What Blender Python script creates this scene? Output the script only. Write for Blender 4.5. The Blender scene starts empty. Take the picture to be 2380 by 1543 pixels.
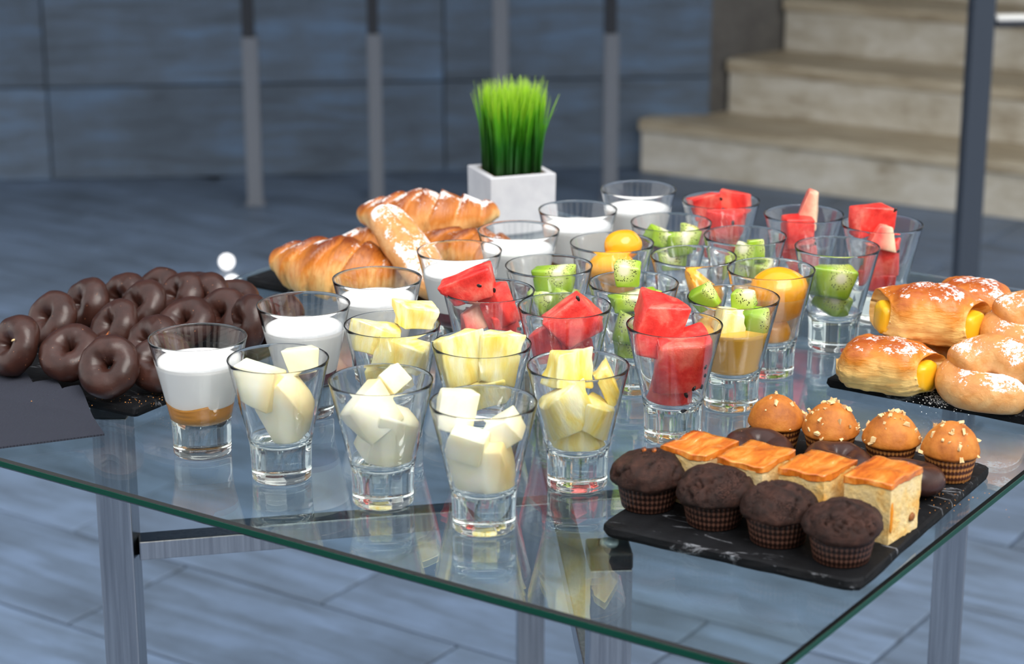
import bpy, bmesh, math, random
from mathutils import Vector, Matrix, Euler, noise
import numpy as np

random.seed(7)
SC = bpy.context.scene
COL = SC.collection
R = math.radians
T = 0.75                       # height of the table top above the paving

# ---------------------------------------------------------------- camera
cd = bpy.data.cameras.new('camera')
cam = bpy.data.objects.new('camera', cd)
COL.objects.link(cam)
cam.matrix_world = (Matrix.Translation((0, 0, T + 0.54826)) @ Matrix.Rotation(R(90 - 16.7551), 4, 'X')
                    @ Matrix.Rotation(-0.0014, 4, 'Z'))
cd.sensor_fit = 'HORIZONTAL'
cd.sensor_width = 36.0
cd.lens = 4915.19 / 2380 * 36.0
cd.dof.use_dof = True
cd.dof.focus_distance = 1.62
cd.dof.aperture_fstop = 8.0
cd.clip_end = 200
SC.camera = cam

# ---------------------------------------------------------------- sky, sun, exposure
world = bpy.data.worlds.new('sky')
SC.world = world
world.use_nodes = True
wt = world.node_tree
for n in list(wt.nodes):
    wt.nodes.remove(n)
wo = wt.nodes.new('ShaderNodeOutputWorld')
wb = wt.nodes.new('ShaderNodeBackground')
wg = wt.nodes.new('ShaderNodeValToRGB')
wm = wt.nodes.new('ShaderNodeSeparateXYZ')
wc = wt.nodes.new('ShaderNodeTexCoord')
wt.links.new(wc.outputs['Generated'], wm.inputs[0])
wt.links.new(wm.outputs['Z'], wg.inputs[0])
wg.color_ramp.elements[0].position = 0.0
wg.color_ramp.elements[0].color = (0.97, 0.955, 0.93, 1)
wg.color_ramp.elements[1].position = 0.9
wg.color_ramp.elements[1].color = (0.88, 0.92, 0.97, 1)
wt.links.new(wg.outputs[0], wb.inputs[0])
wb.inputs[1].default_value = 1.0
wt.links.new(wb.outputs[0], wo.inputs[0])

sd = bpy.data.lights.new('sun', 'SUN')
sun = bpy.data.objects.new('sun', sd)
COL.objects.link(sun)
sd.energy = 2.1
sd.angle = R(40)
sd.color = (1.0, 0.96, 0.90)
sun.rotation_euler = Vector((0.35, -0.60, 1.0)).to_track_quat('Z', 'Y').to_euler()

SC.view_settings.view_transform = 'Standard'
SC.view_settings.look = 'None'
SC.view_settings.gamma = 1.0
SC.view_settings.use_curve_mapping = False
SC.view_settings.exposure = 0.60
SC.cycles.max_bounces = 18
SC.cycles.transmission_bounces = 18
SC.cycles.glossy_bounces = 8
SC.cycles.diffuse_bounces = 4
SC.cycles.use_denoising = True
SC.cycles.use_adaptive_sampling = True
SC.cycles.adaptive_threshold = 0.03
SC.cycles.blur_glossy = 0.5
SC.cycles.sample_clamp_indirect = 12


# ---------------------------------------------------------------- materials
def s2l(c):
    return tuple((x / 255 / 12.92 if x / 255 <= 0.04045 else ((x / 255 + 0.055) / 1.055) ** 2.4) for x in c) + (1,)


class M:
    """small wrapper round a node tree"""
    def __init__(s, name):
        s.m = bpy.data.materials.new(name)
        s.m.use_nodes = True
        s.t = s.m.node_tree
        s.b = s.t.nodes['Principled BSDF']
        s.o = s.t.nodes['Material Output']
        s.tc = None

    def n(s, kind, **kw):
        nd = s.t.nodes.new('ShaderNode' + kind)
        for k, v in kw.items():
            setattr(nd, k, v)
        return nd

    def l(s, a, b):
        s.t.links.new(a, b)

    def p(s, **kw):
        for k, v in kw.items():
            s.b.inputs[k.replace('_', ' ')].default_value = v
        return s

    def coords(s, which='Object', scale=(1, 1, 1), rand=False):
        if not s.tc:
            s.tc = s.n('TexCoord')
        mp = s.n('Mapping')
        mp.inputs['Scale'].default_value = scale
        s.l(s.tc.outputs[which], mp.inputs[0])
        if rand:
            oi = s.n('ObjectInfo')
            mu = s.n('Math', operation='MULTIPLY')
            mu.inputs[1].default_value = 37.0
            s.l(oi.outputs['Random'], mu.inputs[0])
            s.l(mu.outputs[0], mp.inputs['Location'])
        return mp.outputs[0]

    def noise(s, vec, scale, detail=4, rough=0.55, dist=0.0):
        nd = s.n('TexNoise')
        nd.inputs['Scale'].default_value = scale
        nd.inputs['Detail'].default_value = detail
        nd.inputs['Roughness'].default_value = rough
        nd.inputs['Distortion'].default_value = dist
        s.l(vec, nd.inputs['Vector'])
        return nd.outputs['Fac']

    def ramp(s, fac, stops):
        r = s.n('ValToRGB')
        e = r.color_ramp.elements
        while len(e) < len(stops):
            e.new(0.5)
        for k, (pos, c) in enumerate(stops):
            e[k].position = pos
            e[k].color = c if len(c) == 4 else s2l(c)
        s.l(fac, r.inputs[0])
        return r.outputs[0]

    def gray(s, fac, a, b):
        return s.ramp(fac, [(a, (0, 0, 0, 1)), (b, (1, 1, 1, 1))])

    def mix(s, fac, a, b, mode='MIX'):
        nd = s.n('Mix', data_type='RGBA', blend_type=mode)
        if hasattr(fac, 'is_linked'):
            s.l(fac, nd.inputs[0])
        else:
            nd.inputs[0].default_value = fac
        for v, i in ((a, 6), (b, 7)):
            if hasattr(v, 'is_linked'):
                s.l(v, nd.inputs[i])
            else:
                nd.inputs[i].default_value = v if len(v) == 4 else s2l(v)
        return nd.outputs[2]

    def math(s, op, a, b=None):
        nd = s.n('Math', operation=op)
        for v, i in ((a, 0), (b, 1)):
            if v is None:
                continue
            if hasattr(v, 'is_linked'):
                s.l(v, nd.inputs[i])
            else:
                nd.inputs[i].default_value = v
        return nd.outputs[0]

    def color(s, c):
        s.l(c, s.b.inputs['Base Color'])
        return s

    def bump(s, h, strength=0.3, dist=0.001):
        b = s.n('Bump')
        b.inputs['Strength'].default_value = strength
        b.inputs['Distance'].default_value = dist
        s.l(h, b.inputs['Height'])
        s.l(b.outputs[0], s.b.inputs['Normal'])
        return s

    def sugar(s, base, amount=0.5, scale=260.0, zmin=0.35):
        """powdered sugar lying on surfaces that look upward"""
        if not s.tc:
            s.tc = s.n('TexCoord')
        v = s.coords('Object')
        ge = s.n('NewGeometry')
        sx = s.n('SeparateXYZ')
        s.l(ge.outputs['Normal'], sx.inputs[0])
        up = s.gray(sx.outputs['Z'], zmin, min(1.0, zmin + 0.5))
        big = s.noise(v, scale * 0.16, 3)
        fine = s.noise(v, scale * 1.6, 5, 0.7)
        a = s.math('ADD', s.math('MULTIPLY', big, 0.55), s.math('MULTIPLY', fine, 0.45))
        a = s.math('ADD', a, s.math('MULTIPLY', s.math('SUBTRACT', up, 1.0), 0.28))
        f = s.gray(a, 0.60 - amount * 0.16, 0.645 - amount * 0.16)
        return s.mix(f, base, (246, 242, 240)), f


MAT = {}


def simple(name, c, rough=0.5, metal=0.0, **kw):
    m = M(name)
    m.p(Base_Color=s2l(c), Roughness=rough, Metallic=metal, **kw)
    MAT[name] = m.m
    return m


# glass of the tumblers and of the table top
def glass(name, col, ior, dens, acol):
    m = M(name)
    m.t.nodes.remove(m.b)
    g = m.n('BsdfGlass')
    g.inputs['Color'].default_value = col
    g.inputs['Roughness'].default_value = 0.0
    g.inputs['IOR'].default_value = ior
    m.l(g.outputs[0], m.o.inputs['Surface'])
    if dens:
        a = m.n('VolumeAbsorption')
        a.inputs['Color'].default_value = acol
        a.inputs['Density'].default_value = dens
        m.l(a.outputs[0], m.o.inputs['Volume'])
    MAT[name] = m.m


glass('tumbler_glass', (1.0, 1.0, 1.0, 1), 1.5, 2.5, (0.45, 0.85, 0.75, 1))
glass('table_glass', (1, 1, 1, 1), 1.5, 13.0, (0.10, 0.82, 0.68, 1))

# brushed steel
m = M('brushed_steel')
v = m.coords('Object', (40, 40, 1.0))
f = m.noise(v, 8, 3)
m.color(m.ramp(f, [(0.3, (150, 152, 158)), (0.7, (184, 186, 190))]))
m.p(Metallic=1.0, Roughness=0.22)
MAT['brushed_steel'] = m.m
simple('weld', (170, 172, 178), 0.35, 1.0)
simple('black_cap', (22, 22, 25), 0.35)
simple('clear_pad', (120, 130, 135), 0.1)
simple('post_steel', (126, 131, 140), 0.4, 0.2)
simple('post_dark', (52, 55, 62), 0.45, 0.2)
simple('post_rail', (66, 74, 86), 0.4, 0.3)
simple('rail_white', (235, 235, 232), 0.35)
m = simple('ground_light', (250, 250, 250), 0.4)
m.p(Emission_Color=(1, 1, 1, 1), Emission_Strength=1.6)

# slate-blue stone tiles
def stone(name, dark, mid, light, rough, streak=(1.2, 9, 9), spec=0.5):
    m = M(name)
    v = m.coords('Object', streak, rand=True)
    a = m.noise(v, 2.6, 6, 0.62, 0.6)
    v2 = m.coords('Object', (1, 1, 1), rand=True)
    b = m.noise(v2, 5.0, 5, 0.6)
    f = m.math('ADD', m.math('MULTIPLY', a, 0.6), m.math('MULTIPLY', b, 0.4))
    c = m.ramp(f, [(0.34, dark), (0.5, mid), (0.66, light)])
    oi = m.n('ObjectInfo')
    k = m.math('ADD', m.math('MULTIPLY', oi.outputs['Random'], 0.22), 0.89)
    hs = m.n('HueSaturation')
    m.l(k, hs.inputs['Value'])
    m.l(c, hs.inputs['Color'])
    m.color(hs.outputs[0])
    m.p(Roughness=rough, Specular_IOR_Level=spec)
    m.bump(f, 0.2, 0.003)
    MAT[name] = m.m


stone('floor_stone', (74, 85, 99), (95, 111, 132), (112, 132, 161), 0.5)
stone('wall_stone', (78, 89, 101), (97, 112, 130), (108, 136, 169), 0.6)
stone('return_stone', (88, 86, 84), (104, 102, 100), (118, 116, 112), 0.6)
simple('facade', (214, 208, 198), 0.7)
simple('facade_glass', (34, 40, 48), 0.1)
simple('joint_grout', (88, 97, 108), 0.8)
simple('paving_bed', (78, 84, 94), 0.85)

m = M('cream_stone')
v = m.coords('Object', (2.2, 7, 7), rand=True)
a = m.noise(v, 3.0, 6, 0.65, 0.8)
v2 = m.coords('Object', (1, 1, 1), rand=True)
b = m.noise(v2, 9.0, 5, 0.6)
f = m.math('ADD', m.math('MULTIPLY', a, 0.55), m.math('MULTIPLY', b, 0.45))
m.color(m.ramp(f, [(0.32, (150, 134, 110)), (0.45, (200, 192, 174)), (0.6, (222, 217, 205)), (0.7, (236, 233, 226))]))
m.p(Roughness=0.5)
MAT['cream_stone'] = m.m
m = M('cream_tread')
v = m.coords('Object', (1.2, 14, 14), rand=True)
a = m.noise(v, 4.0, 6, 0.65, 0.5)
m.color(m.ramp(a, [(0.32, (146, 128, 102)), (0.5, (188, 174, 148)), (0.68, (214, 204, 182))]))
m.p(Roughness=0.5)
MAT['cream_tread'] = m.m

# black slate boards
m = M('slate')
v = m.coords('Object')
a = m.noise(v, 45, 6, 0.6)
sc = m.noise(m.coords('Object', (1, 3.0, 1)), 28, 8, 0.75, 1.2)
c = m.ramp(a, [(0.3, (15, 15, 17)), (0.7, (27, 28, 31))])
scr = m.gray(sc, 0.58, 0.66)
c = m.mix(m.math('MULTIPLY', scr, 0.55), c, (165, 168, 175))
m.color(c)
m.p(Roughness=0.65, Specular_IOR_Level=0.12)
m.bump(m.noise(v, 60, 8, 0.7), 0.5, 0.002)
MAT['slate'] = m.m

# napkin
m = M('napkin_paper')
v = m.coords('Object')
w1 = m.n('TexWave', wave_type='BANDS', bands_direction='X')
w1.inputs['Scale'].default_value = 330
w2 = m.n('TexWave', wave_type='BANDS', bands_direction='Y')
w2.inputs['Scale'].default_value = 330
m.l(v, w1.inputs[0])
m.l(v, w2.inputs[0])
f = m.math('MULTIPLY', w1.outputs['Fac'], w2.outputs['Fac'])
m.color(m.ramp(f, [(0.0, (45, 47, 56)), (1.0, (70, 73, 84))]))
m.p(Roughness=0.95, Specular_IOR_Level=0.1)
m.bump(f, 0.4, 0.0004)
MAT['napkin_paper'] = m.m

# chocolate glaze with light crumbs
m = M('chocolate_glaze')
v = m.coords('Object', rand=True)
a = m.noise(v, 70, 4)
c = m.ramp(a, [(0.3, (46, 25, 20)), (0.7, (66, 38, 31))])
b = m.noise(v, 420, 2, 0.5)
c = m.mix(m.gray(b, 0.735, 0.76), c, (172, 112, 78))
m.color(c)
m.p(Roughness=0.34, Specular_IOR_Level=0.42)
m.bump(m.noise(v, 160, 4), 0.22, 0.0012)
MAT['chocolate_glaze'] = m.m
m = M('broken_glaze')
v = m.coords('Object')
b = m.noise(v, 150, 5, 0.6)
m.color(m.ramp(b, [(0.42, (70, 42, 34)), (0.55, (110, 62, 40)), (0.62, (205, 112, 44))]))
m.p(Roughness=0.6)
m.bump(b, 0.6, 0.002)
MAT['broken_glaze'] = m.m

# chocolate muffin crumb
m = M('chocolate_crumb')
v = m.coords('Object', rand=True)
a = m.noise(v, 90, 6, 0.65)
c = m.ramp(a, [(0.32, (28, 14, 10)), (0.5, (52, 29, 22)), (0.68, (74, 44, 34))])
m.color(c)
m.p(Roughness=0.6, Specular_IOR_Level=0.3)
wv = m.mix(0.12, v, m.n('TexNoise').outputs['Color'])
vc = m.n('TexVoronoi', feature='DISTANCE_TO_EDGE')
vc.inputs['Scale'].default_value = 95
m.l(wv, vc.inputs['Vector'])
gate = m.gray(m.noise(v, 45, 2), 0.50, 0.56)
ck = m.math('SUBTRACT', 1.0, m.math('MULTIPLY', gate, m.math('SUBTRACT', 1.0, m.gray(vc.outputs['Distance'], 0.0, 0.09))))
m.color(m.mix(ck, (14, 7, 6), c))
m.bump(m.math('ADD', m.math('MULTIPLY', ck, 0.9), m.math('MULTIPLY', m.noise(v, 260, 6, 0.75), 0.8)), 0.8, 0.002)
MAT['chocolate_crumb'] = m.m

# golden muffin crumb
m = M('golden_crumb')
v = m.coords('Object', rand=True)
a = m.noise(v, 60, 5, 0.6)
c = m.ramp(a, [(0.3, (150, 80, 18)), (0.5, (186, 108, 30)), (0.7, (204, 134, 52))])
m.color(c)
m.p(Roughness=0.6)
m.bump(m.noise(v, 300, 6, 0.7), 0.4, 0.0012)
MAT['golden_crumb'] = m.m
simple('nut', (232, 196, 142), 0.6)

# paper cases (printed rings, pleats are geometry with ridges coloured lighter)
def paper(name, a, b, n, pl):
    m = M(name)
    v = m.coords('Object')
    sx = m.n('SeparateXYZ')
    m.l(v, sx.inputs[0])
    w = m.math('SINE', m.math('MULTIPLY', sx.outputs['Z'], n))
    an = m.math('ARCTAN2', sx.outputs['Y'], sx.outputs['X'])
    k = m.math('COSINE', m.math('MULTIPLY', an, 38.0))
    f = m.math('ADD', m.math('MULTIPLY', w, 0.28), m.math('ADD', m.math('MULTIPLY', k, pl), 0.42))
    m.color(m.ramp(f, [(0.30, a), (0.80, b)]))
    m.p(Roughness=0.42, Specular_IOR_Level=0.4)
    MAT[name] = m.m


paper('dark_paper', (30, 16, 12), (98, 66, 54), 1500, 0.26)
paper('striped_paper', (78, 40, 26), (202, 136, 74), 1300, 0.12)

# cake
m = M('sponge')
v = m.coords('Object', rand=True)
a = m.noise(v, 55, 4)
c = m.ramp(a, [(0.3, (252, 188, 88)), (0.45, (254, 218, 146)), (0.7, (254, 232, 184))])
h = m.noise(v, 420, 6, 0.7)
c = m.mix(m.gray(h, 0.28, 0.42), (236, 186, 112), c)
m.color(c)
m.p(Roughness=0.85)
m.bump(h, 0.9, 0.002)
MAT['sponge'] = m.m
m = M('cake_glaze')
v = m.coords('Object', rand=True)
a = m.noise(m.coords('Object', (1, 3, 1), rand=True), 40, 5, 0.6, 0.5)
m.color(m.ramp(a, [(0.3, (176, 80, 18)), (0.5, (220, 122, 36)), (0.66, (236, 156, 74)), (0.74, (248, 214, 168))]))
m.p(Roughness=0.22, Coat_Weight=0.5)
m.bump(m.noise(v, 120, 5), 0.4, 0.002)
MAT['cake_glaze'] = m.m
simple('apricot_jam', (226, 140, 24), 0.25)
simple('raisin', (140, 84, 30), 0.4)

# pastry: browning comes from the "brown" attribute (ridges bake darker)
def pastry(name, pale, mid, dark, sug, streak, sscale=260.0, zmin=0.35):
    m = M(name)
    at = m.n('Attribute')
    at.attribute_name = 'brown'
    v = m.coords('Object', rand=False)
    a = m.noise(v, 60, 4, 0.6)
    b = m.noise(m.coords('Object', streak), 60, 4, 0.6, 0.4)
    f = m.math('ADD', m.math('MULTIPLY', at.outputs['Fac'], 0.62),
               m.math('ADD', m.math('MULTIPLY', a, 0.28), m.math('MULTIPLY', b, 0.32)))
    c = m.ramp(f, [(0.30, pale), (0.56, mid), (0.88, dark)])
    rough = 0.38
    if sug > 0:
        c, sf = m.sugar(c, sug, sscale, zmin)
        rg = m.math('ADD', m.math('MULTIPLY', sf, 0.5), rough)
        m.l(rg, m.b.inputs['Roughness'])
    else:
        m.p(Roughness=rough)
    m.color(c)
    m.bump(m.math('ADD', b, m.math('MULTIPLY', a, 0.7)), 0.45, 0.0022)
    MAT[name] = m.m


pastry('croissant_crust', (244, 200, 128), (206, 122, 40), (116, 50, 12), 0.34, (7, 1.4, 1.4))
pastry('croissant_sugared', (242, 200, 134), (206, 126, 50), (138, 64, 18), 0.72, (7, 1.4, 1.4))
pastry('puff_crust', (246, 204, 126), (218, 134, 42), (168, 76, 18), 0.58, (1, 3, 5), 230.0)
pastry('bun_crust', (232, 188, 130), (210, 146, 82), (172, 98, 44), 0.62, (2, 2, 2), 260.0, 0.05)
simple('custard', (244, 184, 32), 0.3)

# milk, purees, syrups
simple('yogurt', (250, 250, 248), 0.25)
m = simple('mango_puree', (228, 152, 12), 0.25)
m = simple('edge_green', (6, 62, 48), 0.25)
m.p(Specular_IOR_Level=0.2)
simple('berry_puree', (112, 28, 34), 0.3)


def liquid(name, col, dens, acol):
    m = M(name)
    m.t.nodes.remove(m.b)
    g = m.n('BsdfGlass')
    g.inputs['Color'].default_value = col
    g.inputs['IOR'].default_value = 1.36
    m.l(g.outputs[0], m.o.inputs['Surface'])
    a = m.n('VolumeAbsorption')
    a.inputs['Color'].default_value = acol
    a.inputs['Density'].default_value = dens
    m.l(a.outputs[0], m.o.inputs['Volume'])
    MAT[name] = m.m


m = simple('syrup', (255, 206, 110), 0.1, Alpha=0.28)
m = simple('cloudy_juice', (255, 198, 78), 0.15, Alpha=0.9)


def fruit(name, stops, scale, rough=0.3, streak=(1, 1, 1), sub=0.0, bump=0.25, bs=160, grad=None):
    m = M(name)
    v = m.coords('Object', streak, rand=True)
    a = m.noise(v, scale, 4, 0.55, 0.4)
    c = m.ramp(a, stops)
    if grad:
        tc = m.coords('Object')
        sx = m.n('SeparateXYZ')
        m.l(tc, sx.inputs[0])
        ax, lo, hi, gc = grad
        wob = m.math('ADD', sx.outputs[ax], m.math('MULTIPLY', m.math('SUBTRACT', a, 0.5), 0.012))
        f = m.n('MapRange')
        f.inputs['From Min'].default_value = lo
        f.inputs['From Max'].default_value = hi
        m.l(wob, f.inputs['Value'])
        c = m.mix(f.outputs[0], c, gc)
    m.color(c)
    m.p(Roughness=rough)
    if sub:
        m.p(Subsurface_Weight=sub, Subsurface_Scale=0.006)
        m.b.inputs['Subsurface Radius'].default_value = (1.0, 0.6, 0.4)
    m.bump(m.noise(v, bs, 5, 0.65), bump, 0.0012)
    MAT[name] = m.m


fruit('melon', [(0.35, (250, 244, 206)), (0.65, (252, 249, 228))], 40, 0.3, bump=0.15, sub=0.4,
      grad=('X', 0.006, 0.019, (250, 222, 150)))
fruit('pineapple', [(0.3, (250, 216, 90)), (0.45, (251, 232, 140)), (0.62, (253, 245, 200))], 45, 0.3, (2, 2, 0.6), bump=0.6, bs=150, sub=0.35)
fruit('watermelon', [(0.3, (206, 36, 34)), (0.5, (238, 66, 58)), (0.68, (246, 122, 104))], 55, 0.25, bump=0.6, bs=260, sub=0.3)
fruit('pale_watermelon', [(0.3, (222, 62, 56)), (0.6, (240, 110, 96))], 45, 0.3, bump=0.4,
      grad=('X', -0.008, 0.006, (250, 214, 180)))
fruit('peach', [(0.3, (250, 158, 14)), (0.6, (255, 178, 36))], 30, 0.16, bump=0.05)
MAT['peach_wedge'] = MAT['peach']
fruit('peach_cube', [(0.3, (252, 196, 60)), (0.6, (253, 220, 120))], 40, 0.25, bump=0.2)
simple('watermelon_seed', (40, 22, 18), 0.25)
simple('pale_seed', (238, 200, 150), 0.3)

# kiwi flesh: pale core, ring of seeds, green flesh with rays
m = M('kiwi')
tc = m.coords('Object')
sx = m.n('SeparateXYZ')
m.l(tc, sx.inputs[0])
oi = m.n('ObjectInfo')
ox = m.math('MULTIPLY', m.math('SUBTRACT', oi.outputs['Random'], 0.35), 0.022)
dx = m.math('SUBTRACT', sx.outputs['X'], ox)
dz = m.math('SUBTRACT', sx.outputs['Z'], 0.007)
d = m.math('SQRT', m.math('ADD', m.math('MULTIPLY', dx, dx), m.math('MULTIPLY', dz, dz)))
ang = m.math('ARCTAN2', dz, dx)
cx = m.n('CombineXYZ')
m.l(m.math('MULTIPLY', ang, 4.0), cx.inputs[0])
m.l(m.math('MULTIPLY', d, 60.0), cx.inputs[1])
rays = m.noise(cx.outputs[0], 3.0, 3)
dd = m.math('ADD', d, m.math('MULTIPLY', m.math('SUBTRACT', rays, 0.5), 0.004))
c = m.ramp(m.math('MULTIPLY', dd, 40.0), [(0.12, (242, 240, 205)), (0.24, (208, 222, 130)), (0.5, (156, 188, 52)), (0.9, (118, 156, 28))])
vo = m.n('TexVoronoi')
vo.inputs['Scale'].default_value = 620
vv = m.coords('Object', (1, 0.6, 1))
m.l(vv, vo.inputs['Vector'])
dot = m.gray(vo.outputs['Distance'], 0.26, 0.34)
ring = m.math('MULTIPLY', m.math('GREATER_THAN', d, 0.0048), m.math('LESS_THAN', d, 0.0105))
seed = m.math('MULTIPLY', ring, m.math('SUBTRACT', 1.0, dot))
c = m.mix(seed, c, (28, 26, 20))
m.color(c)
m.p(Roughness=0.25)
m.bump(m.noise(vv, 200, 4), 0.2, 0.001)
MAT['kiwi'] = m.m

# pot and grass
m = M('white_ceramic')
v = m.coords('Object')
m.color(m.ramp(m.noise(v, 60, 4), [(0.3, (196, 196, 202)), (0.7, (208, 208, 212))]))
m.p(Roughness=0.6)
m.bump(m.noise(v, 200, 4), 0.15, 0.001)
MAT['white_ceramic'] = m.m
m = M('bark')
m.color(m.ramp(m.noise(m.coords('Object'), 220, 4), [(0.3, (92, 66, 34)), (0.55, (168, 130, 76)), (0.7, (206, 176, 120))]))
m.p(Roughness=0.9)
MAT['bark'] = m.m
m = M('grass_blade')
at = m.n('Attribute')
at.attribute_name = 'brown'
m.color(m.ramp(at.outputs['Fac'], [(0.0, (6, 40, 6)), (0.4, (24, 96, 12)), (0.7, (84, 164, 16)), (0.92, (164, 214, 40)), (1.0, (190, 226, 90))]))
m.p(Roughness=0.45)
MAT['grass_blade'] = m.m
simple('sugar', (250, 248, 246), 0.8)
simple('crumb_bits', (206, 140, 70), 0.8)


# ---------------------------------------------------------------- object helpers
def tag(o, label=None, cat=None, group=None, kind=None):
    if label:
        o['label'] = label
    if cat:
        o['category'] = cat
    if group:
        o['group'] = group
    if kind:
        o['kind'] = kind
    return o


def empty(name, loc=(0, 0, 0), rz=0.0):
    o = bpy.data.objects.new(name, None)
    COL.objects.link(o)
    o.location = loc
    o.rotation_euler.z = rz
    o.empty_display_size = 0.02
    return o


def link(name, me, mat, parent=None, loc=(0, 0, 0), rot=(0, 0, 0)):
    o = bpy.data.objects.new(name, me)
    COL.objects.link(o)
    if mat and not me.materials:
        me.materials.append(MAT[mat])
    if parent:
        o.parent = parent
    o.location = loc
    o.rotation_euler = rot
    return o


def mesh(name, verts, faces, smooth=True, attr=None):
    me = bpy.data.meshes.new(name)
    me.from_pydata([tuple(v) for v in verts], [], faces)
    me.update()
    if smooth:
        me.polygons.foreach_set('use_smooth', [True] * len(me.polygons))
    if attr is not None:
        a = me.attributes.new('brown', 'FLOAT', 'POINT')
        a.data.foreach_set('value', [float(x) for x in attr])
    return me


def bm_mesh(name, bm, smooth=False):
    me = bpy.data.meshes.new(name)
    bm.normal_update()
    bm.to_mesh(me)
    bm.free()
    if smooth:
        me.polygons.foreach_set('use_smooth', [True] * len(me.polygons))
    return me


def box(name, sx, sy, sz, bevel=0.0, seg=1, z0=False, smooth=False):
    bm = bmesh.new()
    bmesh.ops.create_cube(bm, size=1)
    for v in bm.verts:
        v.co = Vector((v.co.x * sx, v.co.y * sy, (v.co.z + (0.5 if z0 else 0)) * sz))
    if bevel:
        bmesh.ops.bevel(bm, geom=list(bm.edges), offset=bevel, segments=seg, affect='EDGES', profile=0.5)
    return bm_mesh(name, bm, smooth)


def lathe(prof, n=48, close_top=False, rfun=None):
    """prof: (r, z) from the first ring to the last; r = 0 ends are poles"""
    verts, faces, rings = [], [], []
    for k, (r, z) in enumerate(prof):
        if r <= 1e-9:
            rings.append([len(verts)])
            verts.append((0, 0, z))
        else:
            ring = []
            for i in range(n):
                a = 2 * math.pi * i / n
                rr = r * (rfun(a, k) if rfun else 1.0)
                ring.append(len(verts))
                verts.append((rr * math.cos(a), rr * math.sin(a), z))
            rings.append(ring)
    for a, b in zip(rings, rings[1:]):
        if len(a) == 1:
            faces += [(a[0], b[(i + 1) % n], b[i]) for i in range(n)]
        elif len(b) == 1:
            faces += [(a[i], a[(i + 1) % n], b[0]) for i in range(n)]
        else:
            faces += [(a[i], a[(i + 1) % n], b[(i + 1) % n], b[i]) for i in range(n)]
    return verts, faces


def fbm(p, scale, octv=3, seed=0.0):
    s, a, t = 0.0, 1.0, 0.0
    q = Vector(p) * scale + Vector((seed * 7.1, seed * 3.3, seed * 5.7))
    for _ in range(octv):
        s += noise.noise(q) * a
        t += a
        a *= 0.5
        q *= 2.03
    return s / t


def copy_tree(o, parent=None):
    c = o.copy()
    COL.objects.link(c)
    if parent:
        c.parent = parent
    for ch in list(o.children):
        copy_tree(ch, c)
    return c


def sphere_grid(nu, nv):
    """directions of a closed uv sphere and its faces"""
    vs, fs = [Vector((0, 0, 1))], []
    for j in range(1, nv):
        th = math.pi * j / nv
        for i in range(nu):
            ph = 2 * math.pi * i / nu
            vs.append(Vector((math.sin(th) * math.cos(ph), math.sin(th) * math.sin(ph), math.cos(th))))
    vs.append(Vector((0, 0, -1)))
    for i in range(nu):
        fs.append((0, 1 + i, 1 + (i + 1) % nu))
    for j in range(nv - 2):
        for i in range(nu):
            a = 1 + j * nu
            fs.append((a + i, a + nu + i, a + nu + (i + 1) % nu, a + (i + 1) % nu))
    last = len(vs) - 1
    a = 1 + (nv - 2) * nu
    for i in range(nu):
        fs.append((a + i, last, a + (i + 1) % nu))
    return vs, fs

# tumbler positions on the table; fruit pieces: tumbler, kind, x, y, z (tumbler frame), width, height, roll, where
GLASSES = {
    1: (-0.2343, 1.5078),
    2: (-0.1688, 1.4544),
    3: (-0.0917, 1.4050),
    4: (-0.0195, 1.3559),
    5: (0.0471, 1.4378),
    6: (0.1235, 1.5400),
    7: (-0.0223, 1.4899),
    8: (-0.0911, 1.5411),
    9: (-0.1638, 1.5971),
    10: (-0.1106, 1.6745),
    11: (-0.0452, 1.7635),
    12: (0.0060, 1.8352),
    13: (0.0614, 1.9155),
    14: (0.1225, 2.0004),
    15: (0.0310, 1.7135),
    16: (-0.0185, 1.6362),
    17: (0.0413, 1.5915),
    18: (0.0990, 1.6585),
    19: (0.0874, 1.7908),
    20: (0.1445, 1.8648),
    21: (0.1977, 1.9509),
    22: (0.2690, 1.8959),
    23: (0.3346, 1.8577),
    24: (0.2062, 1.8153),
    25: (0.2819, 1.7754),
    26: (0.1549, 1.7437),
    27: (0.2159, 1.7013),
    28: (0.1759, 1.6155),
}
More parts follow.
